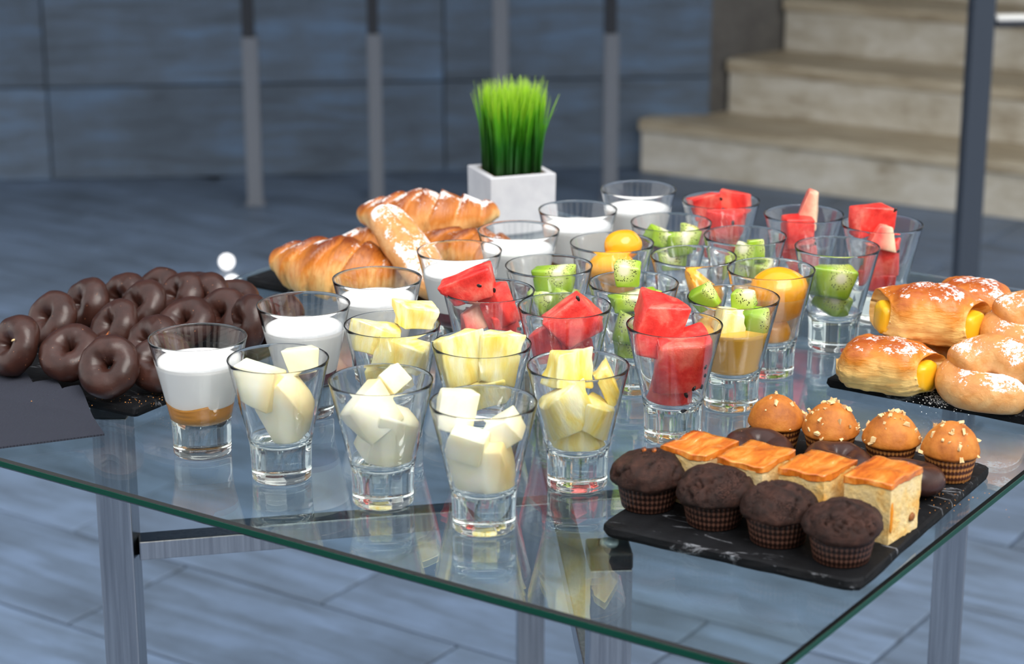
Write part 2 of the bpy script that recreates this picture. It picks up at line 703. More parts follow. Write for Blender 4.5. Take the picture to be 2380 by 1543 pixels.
FRUIT = [
    (2, 'melon', -0.0149, -0.0040, 0.0717, 0.0311, 0.0286, -12, 'large piece on the left'),
    (2, 'melon', 0.0159, 0.0100, 0.0863, 0.0243, 0.0193, 5, 'small piece at the back'),
    (2, 'melon', 0.0068, -0.0020, 0.0521, 0.0348, 0.0435, 32, 'big slanting piece'),
    (3, 'melon', -0.0069, -0.0080, 0.0687, 0.0334, 0.0298, 38, 'squarish piece at the top'),
    (3, 'melon', 0.0081, 0.0120, 0.0871, 0.0185, 0.0185, 42, 'small piece behind'),
    (3, 'melon', 0.0069, 0.0000, 0.0477, 0.0418, 0.0388, -22, 'wide piece at the bottom'),
    (4, 'melon', -0.0177, 0.0060, 0.0831, 0.0269, 0.0292, -14, 'tall piece on the left'),
    (4, 'melon', -0.0096, -0.0120, 0.0640, 0.0292, 0.0193, -14, 'small flat piece in front'),
    (4, 'melon', 0.0144, 0.0000, 0.0706, 0.0228, 0.0210, 32, 'pointed piece on the right'),
    (4, 'melon', -0.0008, -0.0020, 0.0426, 0.0409, 0.0379, 14, 'biggest piece at the bottom'),
    (5, 'pineapple', -0.0035, 0.0040, 0.0859, 0.0362, 0.0307, -2, 'square block on top'),
    (5, 'pineapple', -0.0096, -0.0060, 0.0582, 0.0362, 0.0307, 30, 'ragged piece on the left'),
    (5, 'pineapple', 0.0229, 0.0020, 0.0734, 0.0123, 0.0337, 30, 'thin stick on the right'),
    (5, 'pineapple', 0.0113, -0.0080, 0.0528, 0.0307, 0.0245, -24, 'wedge in the middle'),
    (5, 'pineapple', -0.0016, 0.0000, 0.0376, 0.0368, 0.0202, 10, 'piece at the bottom'),
    (7, 'pineapple', -0.0174, 0.0000, 0.0791, 0.0295, 0.0402, 8, 'rounded piece on the left'),
    (7, 'pineapple', 0.0096, -0.0030, 0.0782, 0.0276, 0.0408, -8, 'upright piece on the right'),
    (7, 'pineapple', 0.0001, 0.0000, 0.0528, 0.0376, 0.0251, 15, 'piece at the bottom'),
    (8, 'pineapple', -0.0134, 0.0000, 0.0801, 0.0358, 0.0228, -14, 'flat piece on the left'),
    (8, 'pineapple', 0.0178, 0.0080, 0.0937, 0.0325, 0.0195, -8, 'piece sticking up at the back'),
    (8, 'pineapple', 0.0077, -0.0060, 0.0681, 0.0391, 0.0273, -12, 'wide piece in front'),
    (8, 'pineapple', -0.0053, 0.0000, 0.0478, 0.0325, 0.0260, 10, 'piece at the bottom'),
    (16, 'watermelon', -0.0144, -0.0040, 0.0943, 0.0444, 0.0250, 20, 'dark red wedge resting over the rim'),
    (16, 'watermelon', 0.0065, -0.0020, 0.0756, 0.0229, 0.0347, 20, 'middle piece under the wedge'),
    (16, 'pale_watermelon', -0.0099, 0.0000, 0.0654, 0.0292, 0.0208, 25, 'pale piece on the left'),
    (16, 'watermelon', 0.0110, 0.0000, 0.0570, 0.0229, 0.0278, 10, 'lower piece on the right'),
    (17, 'watermelon', 0.0093, -0.0040, 0.0784, 0.0399, 0.0345, 35, 'large squarish piece on top'),
    (17, 'watermelon', -0.0117, 0.0020, 0.0598, 0.0284, 0.0284, 28, 'lower piece on the left'),
    (17, 'watermelon', 0.0076, 0.0000, 0.0539, 0.0270, 0.0237, 0, 'lower piece in the middle'),
    (6, 'watermelon', -0.0123, 0.0100, 0.0866, 0.0361, 0.0394, -14, 'triangular piece behind'),
    (6, 'watermelon', 0.0058, -0.0060, 0.0646, 0.0420, 0.0427, 4, 'large seeded block in front'),
    (6, 'watermelon', -0.0014, 0.0000, 0.0390, 0.0328, 0.0282, -8, 'tapered piece at the bottom'),
    (18, 'kiwi', -0.0052, 0.0040, 0.0946, 0.0210, 0.0210, 0, 'bright piece sticking up'),
    (18, 'kiwi', -0.0010, -0.0060, 0.0759, 0.0364, 0.0161, 8, 'long slice across the middle'),
    (18, 'kiwi', -0.0073, -0.0060, 0.0543, 0.0189, 0.0294, -8, 'tall slice on the left'),
    (18, 'kiwi', 0.0102, 0.0060, 0.0725, 0.0210, 0.0196, 0, 'piece on the right'),
    (18, 'kiwi', -0.0045, 0.0000, 0.0331, 0.0210, 0.0175, 0, 'piece at the bottom'),
    (28, 'kiwi', -0.0219, 0.0020, 0.0887, 0.0204, 0.0191, 34, 'leaf-shaped piece on the left'),
    (28, 'kiwi', 0.0094, 0.0040, 0.0864, 0.0197, 0.0157, 10, 'small piece at the back'),
    (28, 'kiwi', 0.0203, -0.0060, 0.0660, 0.0211, 0.0286, 6, 'seeded slice on the right'),
    (28, 'pineapple', -0.0031, -0.0060, 0.0714, 0.0238, 0.0184, -10, 'yellow piece at the surface'),
    (28, 'peach_cube', 0.0013, -0.0040, 0.0488, 0.0340, 0.0218, 0, 'yellow cube sunk in the juice'),
    (28, 'pineapple', -0.0048, 0.0000, 0.0341, 0.0306, 0.0204, 10, 'pale cube on the glass floor'),
    (27, 'peach', 0.0071, -0.0020, 0.0686, 0.0536, 0.0458, 0, 'large half with a domed top'),
    (27, 'peach', 0.0013, 0.0000, 0.0359, 0.0343, 0.0265, 0, 'lower piece in the syrup'),
    (19, 'peach', 0.0102, 0.0100, 0.0854, 0.0343, 0.0276, 0, 'half at the back'),
    (19, 'peach', 0.0005, -0.0080, 0.0683, 0.0440, 0.0313, 0, 'half in front'),
    (19, 'peach', 0.0046, 0.0000, 0.0512, 0.0336, 0.0224, 0, 'piece at the bottom'),
    (26, 'peach_wedge', 0.0071, -0.0020, 0.0605, 0.0310, 0.0480, 36, 'single slanting wedge'),
    (15, 'kiwi', 0.0044, 0.0030, 0.0773, 0.0302, 0.0187, 8, 'top piece'),
    (15, 'kiwi', 0.0116, -0.0050, 0.0610, 0.0281, 0.0201, -20, 'pale piece on the right'),
    (15, 'kiwi', -0.0050, -0.0040, 0.0583, 0.0201, 0.0216, 10, 'seeded piece on the left'),
    (15, 'kiwi', 0.0015, 0.0000, 0.0388, 0.0216, 0.0194, 0, 'piece at the bottom'),
    (20, 'kiwi', -0.0111, -0.0030, 0.0769, 0.0259, 0.0165, -24, 'slanting slice on the left'),
    (20, 'kiwi', 0.0070, -0.0040, 0.0696, 0.0212, 0.0212, 10, 'middle piece'),
    (20, 'kiwi', 0.0180, 0.0040, 0.0741, 0.0165, 0.0212, -6, 'piece on the right'),
    (20, 'kiwi', -0.0001, 0.0000, 0.0516, 0.0274, 0.0196, 0, 'piece at the bottom'),
    (24, 'kiwi', -0.0015, -0.0040, 0.0745, 0.0160, 0.0229, -8, 'pale upright piece'),
    (24, 'kiwi', 0.0100, -0.0020, 0.0759, 0.0130, 0.0214, 4, 'thin upright piece'),
    (24, 'kiwi', -0.0076, 0.0000, 0.0597, 0.0176, 0.0229, 10, 'seeded piece on the left'),
    (24, 'kiwi', 0.0126, 0.0000, 0.0557, 0.0229, 0.0168, 0, 'piece at the bottom'),
    (25, 'kiwi', -0.0044, -0.0060, 0.0601, 0.0385, 0.0274, -4, 'half-round slice on top'),
    (25, 'kiwi', -0.0030, 0.0000, 0.0398, 0.0289, 0.0237, -30, 'pointed slice underneath'),
    (21, 'watermelon', -0.0134, -0.0020, 0.0853, 0.0304, 0.0216, 18, 'piece on the left'),
    (21, 'watermelon', 0.0138, 0.0040, 0.0892, 0.0288, 0.0176, -8, 'piece on the right'),
    (21, 'watermelon', 0.0018, -0.0050, 0.0686, 0.0368, 0.0264, 0, 'wide middle piece'),
    (21, 'watermelon', 0.0026, 0.0000, 0.0450, 0.0304, 0.0248, 10, 'piece at the bottom'),
    (22, 'pale_watermelon', 0.0058, 0.0060, 0.0922, 0.0239, 0.0408, -12, 'tall pale-edged triangle'),
    (22, 'watermelon', -0.0065, -0.0060, 0.0757, 0.0316, 0.0254, 2, 'block in front'),
    (22, 'watermelon', -0.0003, 0.0000, 0.0493, 0.0308, 0.0293, 14, 'piece at the bottom'),
    (23, 'watermelon', -0.0064, 0.0080, 0.0926, 0.0393, 0.0249, 2, 'block at the back'),
    (23, 'pale_watermelon', 0.0004, -0.0060, 0.0793, 0.0294, 0.0257, -12, 'pale piece in front'),
    (23, 'watermelon', 0.0030, 0.0000, 0.0574, 0.0287, 0.0302, 4, 'seeded middle piece'),
    (23, 'watermelon', 0.0004, 0.0000, 0.0337, 0.0302, 0.0204, 0, 'dark piece at the bottom'),
]


def recalc(me):
    bm = bmesh.new()
    bm.from_mesh(me)
    bmesh.ops.recalc_face_normals(bm, faces=bm.faces)
    bm.to_mesh(me)
    bm.free()
    me.polygons.foreach_set('use_smooth', [True] * len(me.polygons))
    return me


# ================================================================= SETTING
# paving: 0.52 x 0.26 m stone tiles in running bond, rows turned -34 degrees
FA = R(-34.0)
fu = Vector((math.cos(FA), math.sin(FA), 0))
fv = Vector((-math.sin(FA), math.cos(FA), 0))
base = tag(link('floor', box('floor', 24, 24, 0.1, z0=True), 'paving_bed', loc=(0, 5, -0.114)), kind='structure')
TL, TW = 0.517, 0.2615
f0 = Vector((-0.288, 2.907, 0))            # a corner where a cross joint meets a long joint
tile_me = box('floor_tile', TL - 0.006, TW - 0.006, 0.014, 0.0016, 1)
tile_me.materials.append(MAT['floor_stone'])
# tiles are kept in the paving's own frame so their faces stay level
cnt = 0
cands = []
for j in range(-14, 18):
    off = 0.0 if j % 2 == 0 else 0.255
    for i in range(-12, 13):
        c = f0 + fu * ((i + 0.5) * TL + off) + fv * ((j + 0.5) * TW)
        ox = abs(c.x) / (0.36 + 0.26 * c.y)
        if 1.95 < c.y < 6.15 and abs(c.x) < 0.35 + 0.262 * c.y:
            cands.append((c.y, c))
cands.sort(key=lambda t: t[0])
for k, (yy, c) in enumerate(cands[:300]):
    if c.y > 5.70 + 0.087 * (c.x + 1.43) + 0.30:
        continue
    o = link('tile', tile_me, None, base)
    o.location = (c.x, c.y - 5, 0.107 + random.uniform(-0.0006, 0.0006))
    o.rotation_euler.z = FA
    cnt += 1
print('floor tiles', cnt)
# the same tiles out of view: all round, one joined part
V, F = [], []
seen = set((round(c.x, 3), round(c.y, 3)) for _, c in cands[:300])
hx, hy = (TL - 0.006) / 2, (TW - 0.006) / 2
for j in range(-60, 40):
    off = 0.0 if j % 2 == 0 else 0.255
    for i in range(-30, 30):
        c = f0 + fu * ((i + 0.5) * TL + off) + fv * ((j + 0.5) * TW)
        if (round(c.x, 3), round(c.y, 3)) in seen or not (-6.5 < c.x < 6.5 and -5.8 < c.y < 9):
            continue
        b0 = len(V)
        for z_ in (0.102, 0.1138):
            for sx_, sy_ in ((-1, -1), (1, -1), (1, 1), (-1, 1)):
                p = c + fu * (sx_ * hx) + fv * (sy_ * hy)
                V.append((p.x, p.y - 5, z_))
        F.append((b0 + 4, b0 + 5, b0 + 6, b0 + 7))
        for q in range(4):
            F.append((b0 + q, b0 + (q + 1) % 4, b0 + 4 + (q + 1) % 4, b0 + 4 + q))
link('tiles', mesh('tiles', V, F, False), 'floor_stone', base)['kind'] = 'stuff'

# unseen pale facade with dark windows behind the viewer, added for fill and reflections
fac = tag(link('added_facade', box('added_facade', 18, 0.3, 4.4, z0=True), 'facade', loc=(0, -6.2, 0)), kind='structure')
for k in range(6):
    wdw = link('added_window_%d' % (k + 1), box('added_window', 1.3, 0.06, 2.6, 0.01, 1, z0=True), 'facade_glass', None, (-7.0 + 2.8 * k, -6.05, 0.5))
    tag(wdw, kind='structure')

# back wall of large stone panels, turned 5 degrees
WA = R(5.0)
W0 = Vector((-1.43, 5.78, 0))
wu = Vector((math.cos(WA), math.sin(WA), 0))
wn = Vector((math.sin(WA), -math.cos(WA), 0))
WR = 2.003                                    # wall ends here, at the side of the stairs
wl = -3.2
wall = link('wall_back', box('wall_back', WR - wl, 0.25, 3.2, z0=True), 'joint_grout')
wall.location = W0 + wu * ((WR + wl) / 2) - wn * (0.125 + 0.016)
wall.rotation_euler.z = WA
tag(wall, kind='structure')
PH = 0.262
PW = 1.10
pan = box('panel', PW - 0.005, 0.018, PH - 0.005, 0.001, 1)
pan.materials.append(MAT['wall_stone'])
inv = Matrix.Rotation(-WA, 4, 'Z')
for r_ in range(12):
    xs = []
    x = 0.145 if r_ % 2 == 0 else 0.145
    for i in range(-3, 3):
        a = x + i * PW
        b = a + PW
        a, b = max(a, wl), min(b, WR)
        if b - a < 0.05:
            continue
        if abs((b - a) - PW) < 1e-6:
            me = pan
        else:
            me = box('panel', b - a - 0.005, 0.018, PH - 0.005, 0.001, 1)
            me.materials.append(MAT['wall_stone'])
        o = link('tile', me, None, wall)
        w = W0 + wu * ((a + b) / 2) - wn * 0.007 + Vector((0, 0, PH * (r_ + 0.5)))
        o.location = inv @ (w - wall.location)

# staircase of cream stone, turned -32 degrees
SA = R(-32.0)
su = Vector((math.cos(SA), math.sin(SA), 0))
sv = Vector((-math.sin(SA), math.cos(SA), 0))
S0 = Vector((0.36, 5.885, 0))
RH, TD = 0.153, 0.215
stairs = empty('staircase', S0, SA)
tag(stairs, 'cream stone staircase rising beside the blue-grey panelled wall', 'stairs')
for k in range(9):
    u0 = 0.0 if k == 0 else 0.145 + 0.325 * (k * TD - 0.155)
    v0 = k * TD - (0.0 if k else 0.0)
    L = 3.6
    st = link('step', box('step', L, TD + 0.06, RH - 0.034, 0.002, 1, z0=True), 'cream_stone', stairs,
              (u0 + L / 2, v0 + (TD + 0.06) / 2 + 0.012, k * RH))
    link('tread', box('tread', L, TD + 0.06, 0.034, 0.004, 2, z0=True), 'cream_tread', stairs,
         (u0 - 0.004 + L / 2, v0 + (TD + 0.06) / 2, k * RH + RH - 0.034))
# side wall between the panelled wall and the upper steps
wc_ = W0 + wu * WR
sidew = link('wall_side', box('wall_side', 0.22, 2.6, 3.2, z0=True), 'return_stone')
dirw = R(-50)
sidew.rotation_euler.z = dirw
ax = Vector((math.cos(dirw), math.sin(dirw), 0))
ay = Vector((-math.sin(dirw), math.cos(dirw), 0))
sidew.location = wc_ + ay * 1.3 - ax * 0.0 - ax * 0.115 + Vector((0, 0, 0))
tag(sidew, kind='structure')

# unseen slab added overhead to shade the wall, stairs and far paving
tag(link('shade_slab', box('shade_slab', 12, 4.3, 0.2, z0=True), 'facade', loc=(0.4, 5.15, 2.75)), kind='structure')

# railing posts in front of the wall
def post(x, y, w, label, dark_from=None, h=2.3, grey='post_steel'):
    p = empty('railing_post', (x, y, 0), R(4))
    tag(p, label, 'post', 'steel railing posts')
    if dark_from:
        link('lower_tube', box('lower_tube', w, w, dark_from, 0.002, 1, z0=True), grey, p)
        link('reflection_tube', box('reflection_tube', w * 0.82, w * 0.82, h - dark_from, 0.002, 1, z0=True), 'post_dark', p, (-0.003, 0, dark_from))  # dark reflection in the polished post, built as a darker upper length
    else:
        link('tube', box('tube', w, w, h, 0.002, 1, z0=True), grey, p)
    link('base_plate', box('base_plate', w * 1.3, w * 1.3, 0.008, 0.001, 1, z0=True), 'post_steel', p, (0, 0, 0.0))
    return p


def zat(y, v):
    """height where a post at distance y changes tone"""
    return 0


post(-0.683, 5.50, 0.040, 'grey steel railing post behind the croissant board, leftmost of the posts', 0.448)
post(-0.362, 5.55, 0.036, 'slim grey steel railing post rising behind the croissants', 0.448)
post(-0.030, 5.60, 0.040, 'dark railing post hidden behind the potted grass')
post(0.2625, 5.55, 0.038, 'grey steel railing post between the potted grass and the stone stairs', 0.448)
rp = post(0.866, 3.90, 0.042, 'thick dark steel railing post standing in front of the stone stairs', None, 1.6, 'post_rail')
rr = link('handrail', box('handrail', 1.5, 0.03, 0.010, 0.003, 2), 'rail_white', rp, (0.775, 0, 0))
rr2 = link('handrail_bracket', box('handrail_bracket', 1.5, 0.03, 0.012, 0.002, 1), 'post_dark', rp, (0.775, 0, 0))
RAILZ = 0.728
rr.location.z = RAILZ
rr2.location.z = RAILZ - 0.011

# two small round lights on the paving
bmx = bmesh.new()
bmesh.ops.create_uvsphere(bmx, u_segments=20, v_segments=12, radius=0.0165)
gl_me = bm_mesh('ground_light', bmx, True)
for (x, y, lab) in ((-0.6735, 4.83, 'small round glowing ground light just behind the table edge, farther one'),
                    (-0.6364, 4.64, 'small round glowing ground light seen through the table glass, nearer one')):
    g = empty('ground_light', (x, y, 0))
    tag(g, lab, 'lamp', 'small round ground lights')
    link('globe', gl_me, 'ground_light', g, (0, 0, 0.0185))
    link('ring', mesh('ring', *lathe([(0.0, 0.0), (0.016, 0.0), (0.016, 0.004), (0.0, 0.004)], 20)), 'brushed_steel', g)

# ================================================================= TABLE
Tc = Vector((0.153, 1.130, 0))                # near corner of the glass top
tb = Vector((-0.829, 0.560, 0)).normalized()  # along the front edge, leftwards
ta = Vector((-tb.y, tb.x, 0)) * -1            # along the side edge, away
GW, GD, GT = 0.845, 0.880, 0.008
table = empty('glass_table', (0.042, 1.736, 0))
tag(table, 'square clear glass buffet table on brushed steel legs', 'table')
bm = bmesh.new()
rc = 0.012
pts = []
for (cu, cv, a0) in ((rc, rc, 180), (GW - rc, rc, 270), (GW - rc, GD - rc, 0), (rc, GD - rc, 90)):
    for k in range(6):
        a = R(a0 + 90 * k / 5)
        pts.append((cu + rc * math.cos(a), cv + rc * math.sin(a)))
vs = []
for (u, v) in pts:
    p = Tc + tb * u + ta * v - table.location
    vs.append(bm.verts.new((p.x, p.y, T - GT)))
f = bm.faces.new(vs)
ext = bmesh.ops.extrude_face_region(bm, geom=[f])
for e in ext['geom']:
    if isinstance(e, bmesh.types.BMVert):
        e.co.z = T
bmesh.ops.recalc_face_normals(bm, faces=bm.faces)
edges = [e for e in bm.edges if abs(e.verts[0].co.z - e.verts[1].co.z) < 1e-6]
bmesh.ops.bevel(bm, geom=edges, offset=0.0018, segments=1, affect='EDGES', profile=0.5)
rim_pts = [Tc + tb * u + ta * v - table.location for (u, v) in pts]
cen_ = sum(rim_pts, Vector()) / len(rim_pts)
V, F = [], []
for (off_, zz) in ((0.00005, T - GT + 0.0018), (0.00025, T - GT + 0.0021), (0.00025, T - 0.0021), (0.00005, T - 0.0018)):
    for p in rim_pts:
        dv_ = (p - cen_)
        dv_.z = 0
        q = p + dv_.normalized() * off_ * 1.4
        V.append((q.x, q.y, zz))
npt = len(rim_pts)
for k in range(3):
    for i in range(npt):
        F.append((k * npt + i, k * npt + (i + 1) % npt, (k + 1) * npt + (i + 1) % npt, (k + 1) * npt + i))
edge_me = recalc(mesh('glass_edge', V, F))
edge_me.polygons.foreach_set('use_smooth', [False] * len(edge_me.polygons))
tag(link('glass_edge', edge_me, 'edge_green', table), 'dark green ground edge of the glass')
top = link('tabletop', bm_mesh('tabletop', bm), 'table_glass', table)
tag(top, 'clear glass top with a green edge')
XC = Vector((0.042, 1.715, 0))
legs = {'L': (-0.330, 1.652), 'N': (0.066, 1.338), 'R': (0.403, 1.806), 'F': (0.019, 2.09)}
ld = Vector((legs['R'][0] - legs['L'][0], legs['R'][1] - legs['L'][1], 0))
la = math.atan2(ld.y, ld.x)
LW = 0.029
zt = T - GT - 0.004
leg_me = box('leg', LW, LW, zt - 0.012, 0.0012, 2, z0=True)
leg_me.materials.append(MAT['brushed_steel'])
cap_me = box('cap', LW + 0.0006, LW + 0.0006, 0.012, 0.0015, 2, z0=True)
cap_me.materials.append(MAT['black_cap'])
pad_me = mesh('pad', *lathe([(0, 0), (0.0062, 0), (0.0066, 0.002), (0.0060, 0.0038), (0, 0.0038)], 24))
pad_me.materials.append(MAT['clear_pad'])
for k, (x, y) in legs.items():
    rz = {'L': R(-3), 'N': R(4), 'R': R(-12), 'F': R(4)}[k]
    lg = link('leg', leg_me, None, table, (x - table.location.x, y - table.location.y, 0), (0, 0, rz))
    link('leg_cap', cap_me, None, lg, (0, 0, zt - 0.012))
    link('suction_pad', pad_me, None, lg, (0, 0, zt))
zb = T - 0.130 - 0.017


def bar(p, q, w, h, z, name='cross_bar'):
    p, q = Vector(p + (0,)), Vector(q + (0,))
    d = q - p
    o = link(name, box(name, d.length, w, h, 0.0012, 2, z0=True), 'brushed_steel', table,
             ((p + q) / 2 - table.location) + Vector((0, 0, z)), (0, 0, math.atan2(d.y, d.x)))
    return o


def toward(a, b, s):
    a, b = Vector(a), Vector(b)
    d = (b - a).normalized()
    return tuple(a + d * s)


bar(toward(legs['L'], legs['R'], 0.0155), toward(legs['R'], legs['L'], 0.0155), 0.022, 0.017, zb)
bar(toward(legs['N'], legs['F'], 0.0155), toward(legs['F'], legs['N'], 0.0155), 0.020, 0.0172, zb + 0.0004)

# ================================================================= SLATE BOARDS
def slate(cx, cy, ang, lx, ly, label, seed, rcorner=0.003, th=0.008):
    """board with its near corner at (cx, cy); lx runs along ang, ly runs across (away)"""
    rnd = random.Random(seed)
    n = 14
    pts = []
    def edge(a, b):
        for k in range(n):
            t = k / n
            pts.append((a[0] + (b[0] - a[0]) * t, a[1] + (b[1] - a[1]) * t))
    c = rcorner
    corners = [(0, 0), (lx, 0), (lx, ly), (0, ly)]
    segs = [((c, 0), (lx - c, 0)), ((lx, c), (lx, ly - c)), ((lx - c, ly), (c, ly)), ((0, ly - c), (0, c))]
    cen = [(lx - c, c, 270), (lx - c, ly - c, 0), (c, ly - c, 90), (c, c, 180)]
    for (a, b), (ccx, ccy, a0) in zip(segs, cen):
        edge(a, b)
        for k in range(4):
            an = R(a0 + 90 * k / 3)
            pts.append((ccx + c * math.cos(an), ccy + c * math.sin(an)))
    verts, faces = [], []
    N_ = len(pts)
    for li, (zz, ins) in enumerate(((0.0, 0.0018), (0.003, 0.0), (th - 0.0012, 0.0004), (th, 0.0022))):
        for i, (x, y) in enumerate(pts):
            jit = rnd.uniform(-0.0007, 0.0007)
            dx, dy = lx / 2 - x, ly / 2 - y
            d = math.hypot(dx, dy)
            verts.append((x + dx / d * (ins + jit), y + dy / d * (ins + jit), zz))
    for l_ in range(3):
        for i in range(N_):
            j = (i + 1) % N_
            faces.append((l_ * N_ + i, l_ * N_ + j, (l_ + 1) * N_ + j, (l_ + 1) * N_ + i))
    faces.append(tuple(range(N_))[::-1])
    faces.append(tuple(3 * N_ + i for i in range(N_)))
    me = mesh('slate_board', verts, faces, False)
    o = link('slate_board', me, 'slate', None, (cx, cy, T + 0.0002), (0, 0, ang))
    return tag(o, label, 'board')


aF = math.atan2(-0.56, 0.829)
slate(0.0585, 1.3394, R(-31.5), 0.190, 0.252, 'rounded black slate board under the muffins and cake squares', 1, 0.010)
sl = slate(-0.2985 - 0.252 * math.cos(R(-31)), 1.5850 - 0.252 * math.sin(R(-31)), R(-31), 0.252, 0.25,
           'black slate board under the chocolate rings', 2)
slate(0.2595, 1.6615, R(-34.5), 0.265, 0.165, 'black slate board under the sugared pastries with yellow cream', 3)
slate(-0.2600, 1.9765, R(-34), 0.262, 0.200, 'black slate board under the croissants', 4, 0.006)

# ================================================================= NAPKINS
def napkin(x, y, ang, z, label):
    n = 22
    s = 0.124
    verts, faces = [], []
    ca, sa = math.cos(ang), math.sin(ang)
    sn = Vector((math.sin(R(-31)), -math.cos(R(-31))))       # outward normal of the slate's front edge
    for top in (0, 1):
        for j in range(n + 1):
            for i in range(n + 1):
                u, v = -i / n * s, j / n * 0.097
                px, py = x + u * ca - v * sa, y + u * sa + v * ca
                d = (px + 0.2985) * sn.x + (py - 1.5850) * sn.y   # metres in front of the slate edge
                t = min(1, max(0, (0.028 - d) / 0.030))
                zz = 0.0100 * (t * t * (3 - 2 * t)) + 0.0004
                zz += z + top * 0.0015
                verts.append((px - x, py - y, zz))
    m_ = (n + 1) * (n + 1)
    for j in range(n):
        for i in range(n):
            a = j * (n + 1) + i
            faces.append((a, a + 1, a + n + 2, a + n + 1))
            faces.append((m_ + a, m_ + a + n + 1, m_ + a + n + 2, m_ + a + 1))
    for i in range(n):
        for (a, b) in ((i, i + 1), (n * (n + 1) + i + 1, n * (n + 1) + i)):
            faces.append((a, m_ + a, m_ + b, b))
        for (a, b) in (((i + 1) * (n + 1), i * (n + 1)), (i * (n + 1) + n, (i + 1) * (n + 1) + n)):
            faces.append((a, m_ + a, m_ + b, b))
    me = mesh('napkin', verts, faces, False)
    me = recalc(me)
    me.polygons.foreach_set('use_smooth', [False] * len(me.polygons))
    o = link('paper_napkin', me, 'napkin_paper', None, (x, y, T))
    return tag(o, label, 'napkin', 'black napkins in the corner')


na = R(22)
napkin(-0.3133, 1.5333, na, 0.0036, 'black paper napkin on top of the fanned pile, nearest the yogurt glass')
napkin(-0.3358, 1.5553, na + 0.01, 0.0018, 'black paper napkin in the middle of the fanned pile')
napkin(-0.3640, 1.5780, na + 0.02, 0.0, 'black paper napkin at the bottom of the fanned pile, farthest from the yogurt glass')

# ================================================================= TUMBLERS
GH = 0.0908
ZB = 0.0248                       # lowest point of the bowl


def r_out(z):
    if z < 0.0265:
        return 0.02165 + 0.0009 * z / 0.0265
    return 0.02255 + (z - 0.0265) * (0.037 - 0.02255) / (GH - 0.0265)


def r_in(z):
    w = 0.0024 - 0.0013 * max(0, (z - 0.04)) / 0.05
    if z >= 0.0350:
        return r_out(z) - w
    t = max(0.0, (z - ZB) / (0.0350 - ZB))
    return (r_out(0.0350) - 0.0024) * math.sqrt(max(0.0, 1 - (1 - t) ** 2))


prof = [(0, 0.0012), (0.012, 0.0009), (0.0180, 0.0003), (0.0202, 0.0), (0.0212, 0.0004), (0.0218, 0.0013), (0.02185, 0.003), (0.0220, 0.012), (0.0223, 0.020),
        (0.02245, 0.0242), (0.0227, 0.0265), (0.0232, 0.0288), (r_out(0.032) + 0.0001, 0.032), (r_out(0.036), 0.036), (r_out(0.05), 0.05), (r_out(0.07), 0.07),
        (r_out(0.088), 0.088), (r_out(0.0902), 0.0902), (0.03680, 0.09052), (0.03662, 0.09072), (0.03638, GH), (0.03610, 0.09074), (0.03590, 0.09055), (0.03578, 0.0902),
        (r_in(0.088), 0.088), (r_in(0.07), 0.07), (r_in(0.055), 0.055), (r_in(0.045), 0.045), (r_in(0.038), 0.038), (r_in(0.0350), 0.0350)]
for k in range(1, 9):
    z = 0.0350 - (0.0350 - ZB) * (k / 8) ** 1.2
    prof.append((r_in(z) if k < 8 else 0, z))
gv, gf = lathe(prof, 72)
tumbler_me = recalc(mesh('tumbler', gv, gf))
tumbler_me.materials.append(MAT['tumbler_glass'])
GLASSN = {
    1: 'yogurt glass nearest the black napkins', 9: 'second yogurt glass from the napkins', 10: 'third yogurt glass from the napkins',
    11: 'fourth yogurt glass from the napkins', 12: 'fifth yogurt glass from the napkins', 13: 'sixth yogurt glass from the napkins',
    14: 'farthest yogurt glass of the row',
    2: 'melon glass beside the orange-bottomed yogurt', 3: 'middle melon glass of the front row', 4: 'melon glass nearest the camera',
    8: 'leftmost pineapple glass', 7: 'middle pineapple glass', 5: 'rightmost pineapple glass',
    16: 'leftmost front watermelon glass', 17: 'middle front watermelon glass', 6: 'watermelon glass nearest the cake squares',
    15: 'leftmost kiwi glass', 18: 'kiwi glass in the centre of the table', 28: 'mixed kiwi and pineapple glass',
    19: 'leftmost peach glass', 26: 'middle peach glass', 27: 'rightmost peach glass',
    20: 'farthest kiwi glass', 24: 'second farthest kiwi glass', 25: 'kiwi glass nearest the sugared pastries',
    21: 'leftmost back-row watermelon glass', 22: 'middle back-row watermelon glass', 23: 'rightmost back-row watermelon glass'}
GLABEL = {1: 'clear glass tumbler holding white yogurt over orange puree, nearest the black napkins'}
for i, (x, y) in GLASSES.items():
    o = link('glass_tumbler', tumbler_me, None, None, (x, y, T + 0.0003), (0, 0, i * 0.7))
    tag(o, GLABEL.get(i, 'clear thick-based tumbler, the ' + GLASSN[i]), 'glass', 'small thick-based glass tumblers')


def fill(name, z0, z1, mat, dr=0.0003, n=48, wob=0.0, seed=0, dome=0.0, tilt=0.0):
    """solid of revolution that fills a tumbler from z0 to z1"""
    pr = [(0, max(z0, ZB) - (0.0002 if z0 < 0.026 else 0))]
    zs = [z0 + (z1 - z0) * (k / 14) ** 1.4 for k in range(1, 15)]
    if z0 > 0.026:
        pr.append((r_in(z0) + dr, z0))
    for z in zs:
        pr.append((r_in(z) + dr, z))
    pr.append((r_in(z1) * 0.93, z1 - 0.0006 + dome * 0.2))
    pr.append((r_in(z1) * 0.6, z1 - 0.0006 + dome * 0.8))
    pr.append((0, z1 - 0.0004 + dome))
    v_, f_ = lathe(pr, n)
    out = []
    for p in v_:
        x, y, z = p
        if wob and abs(z - z1) < (z1 - z0) * 0.4:
            z += wob * noise.noise(Vector((x * 30, y * 30, seed * 3.1))) * (1 if abs(z - z1) < 0.003 else 0.5)
        out.append((x, y, z))
    return recalc(mesh(name, out, f_))


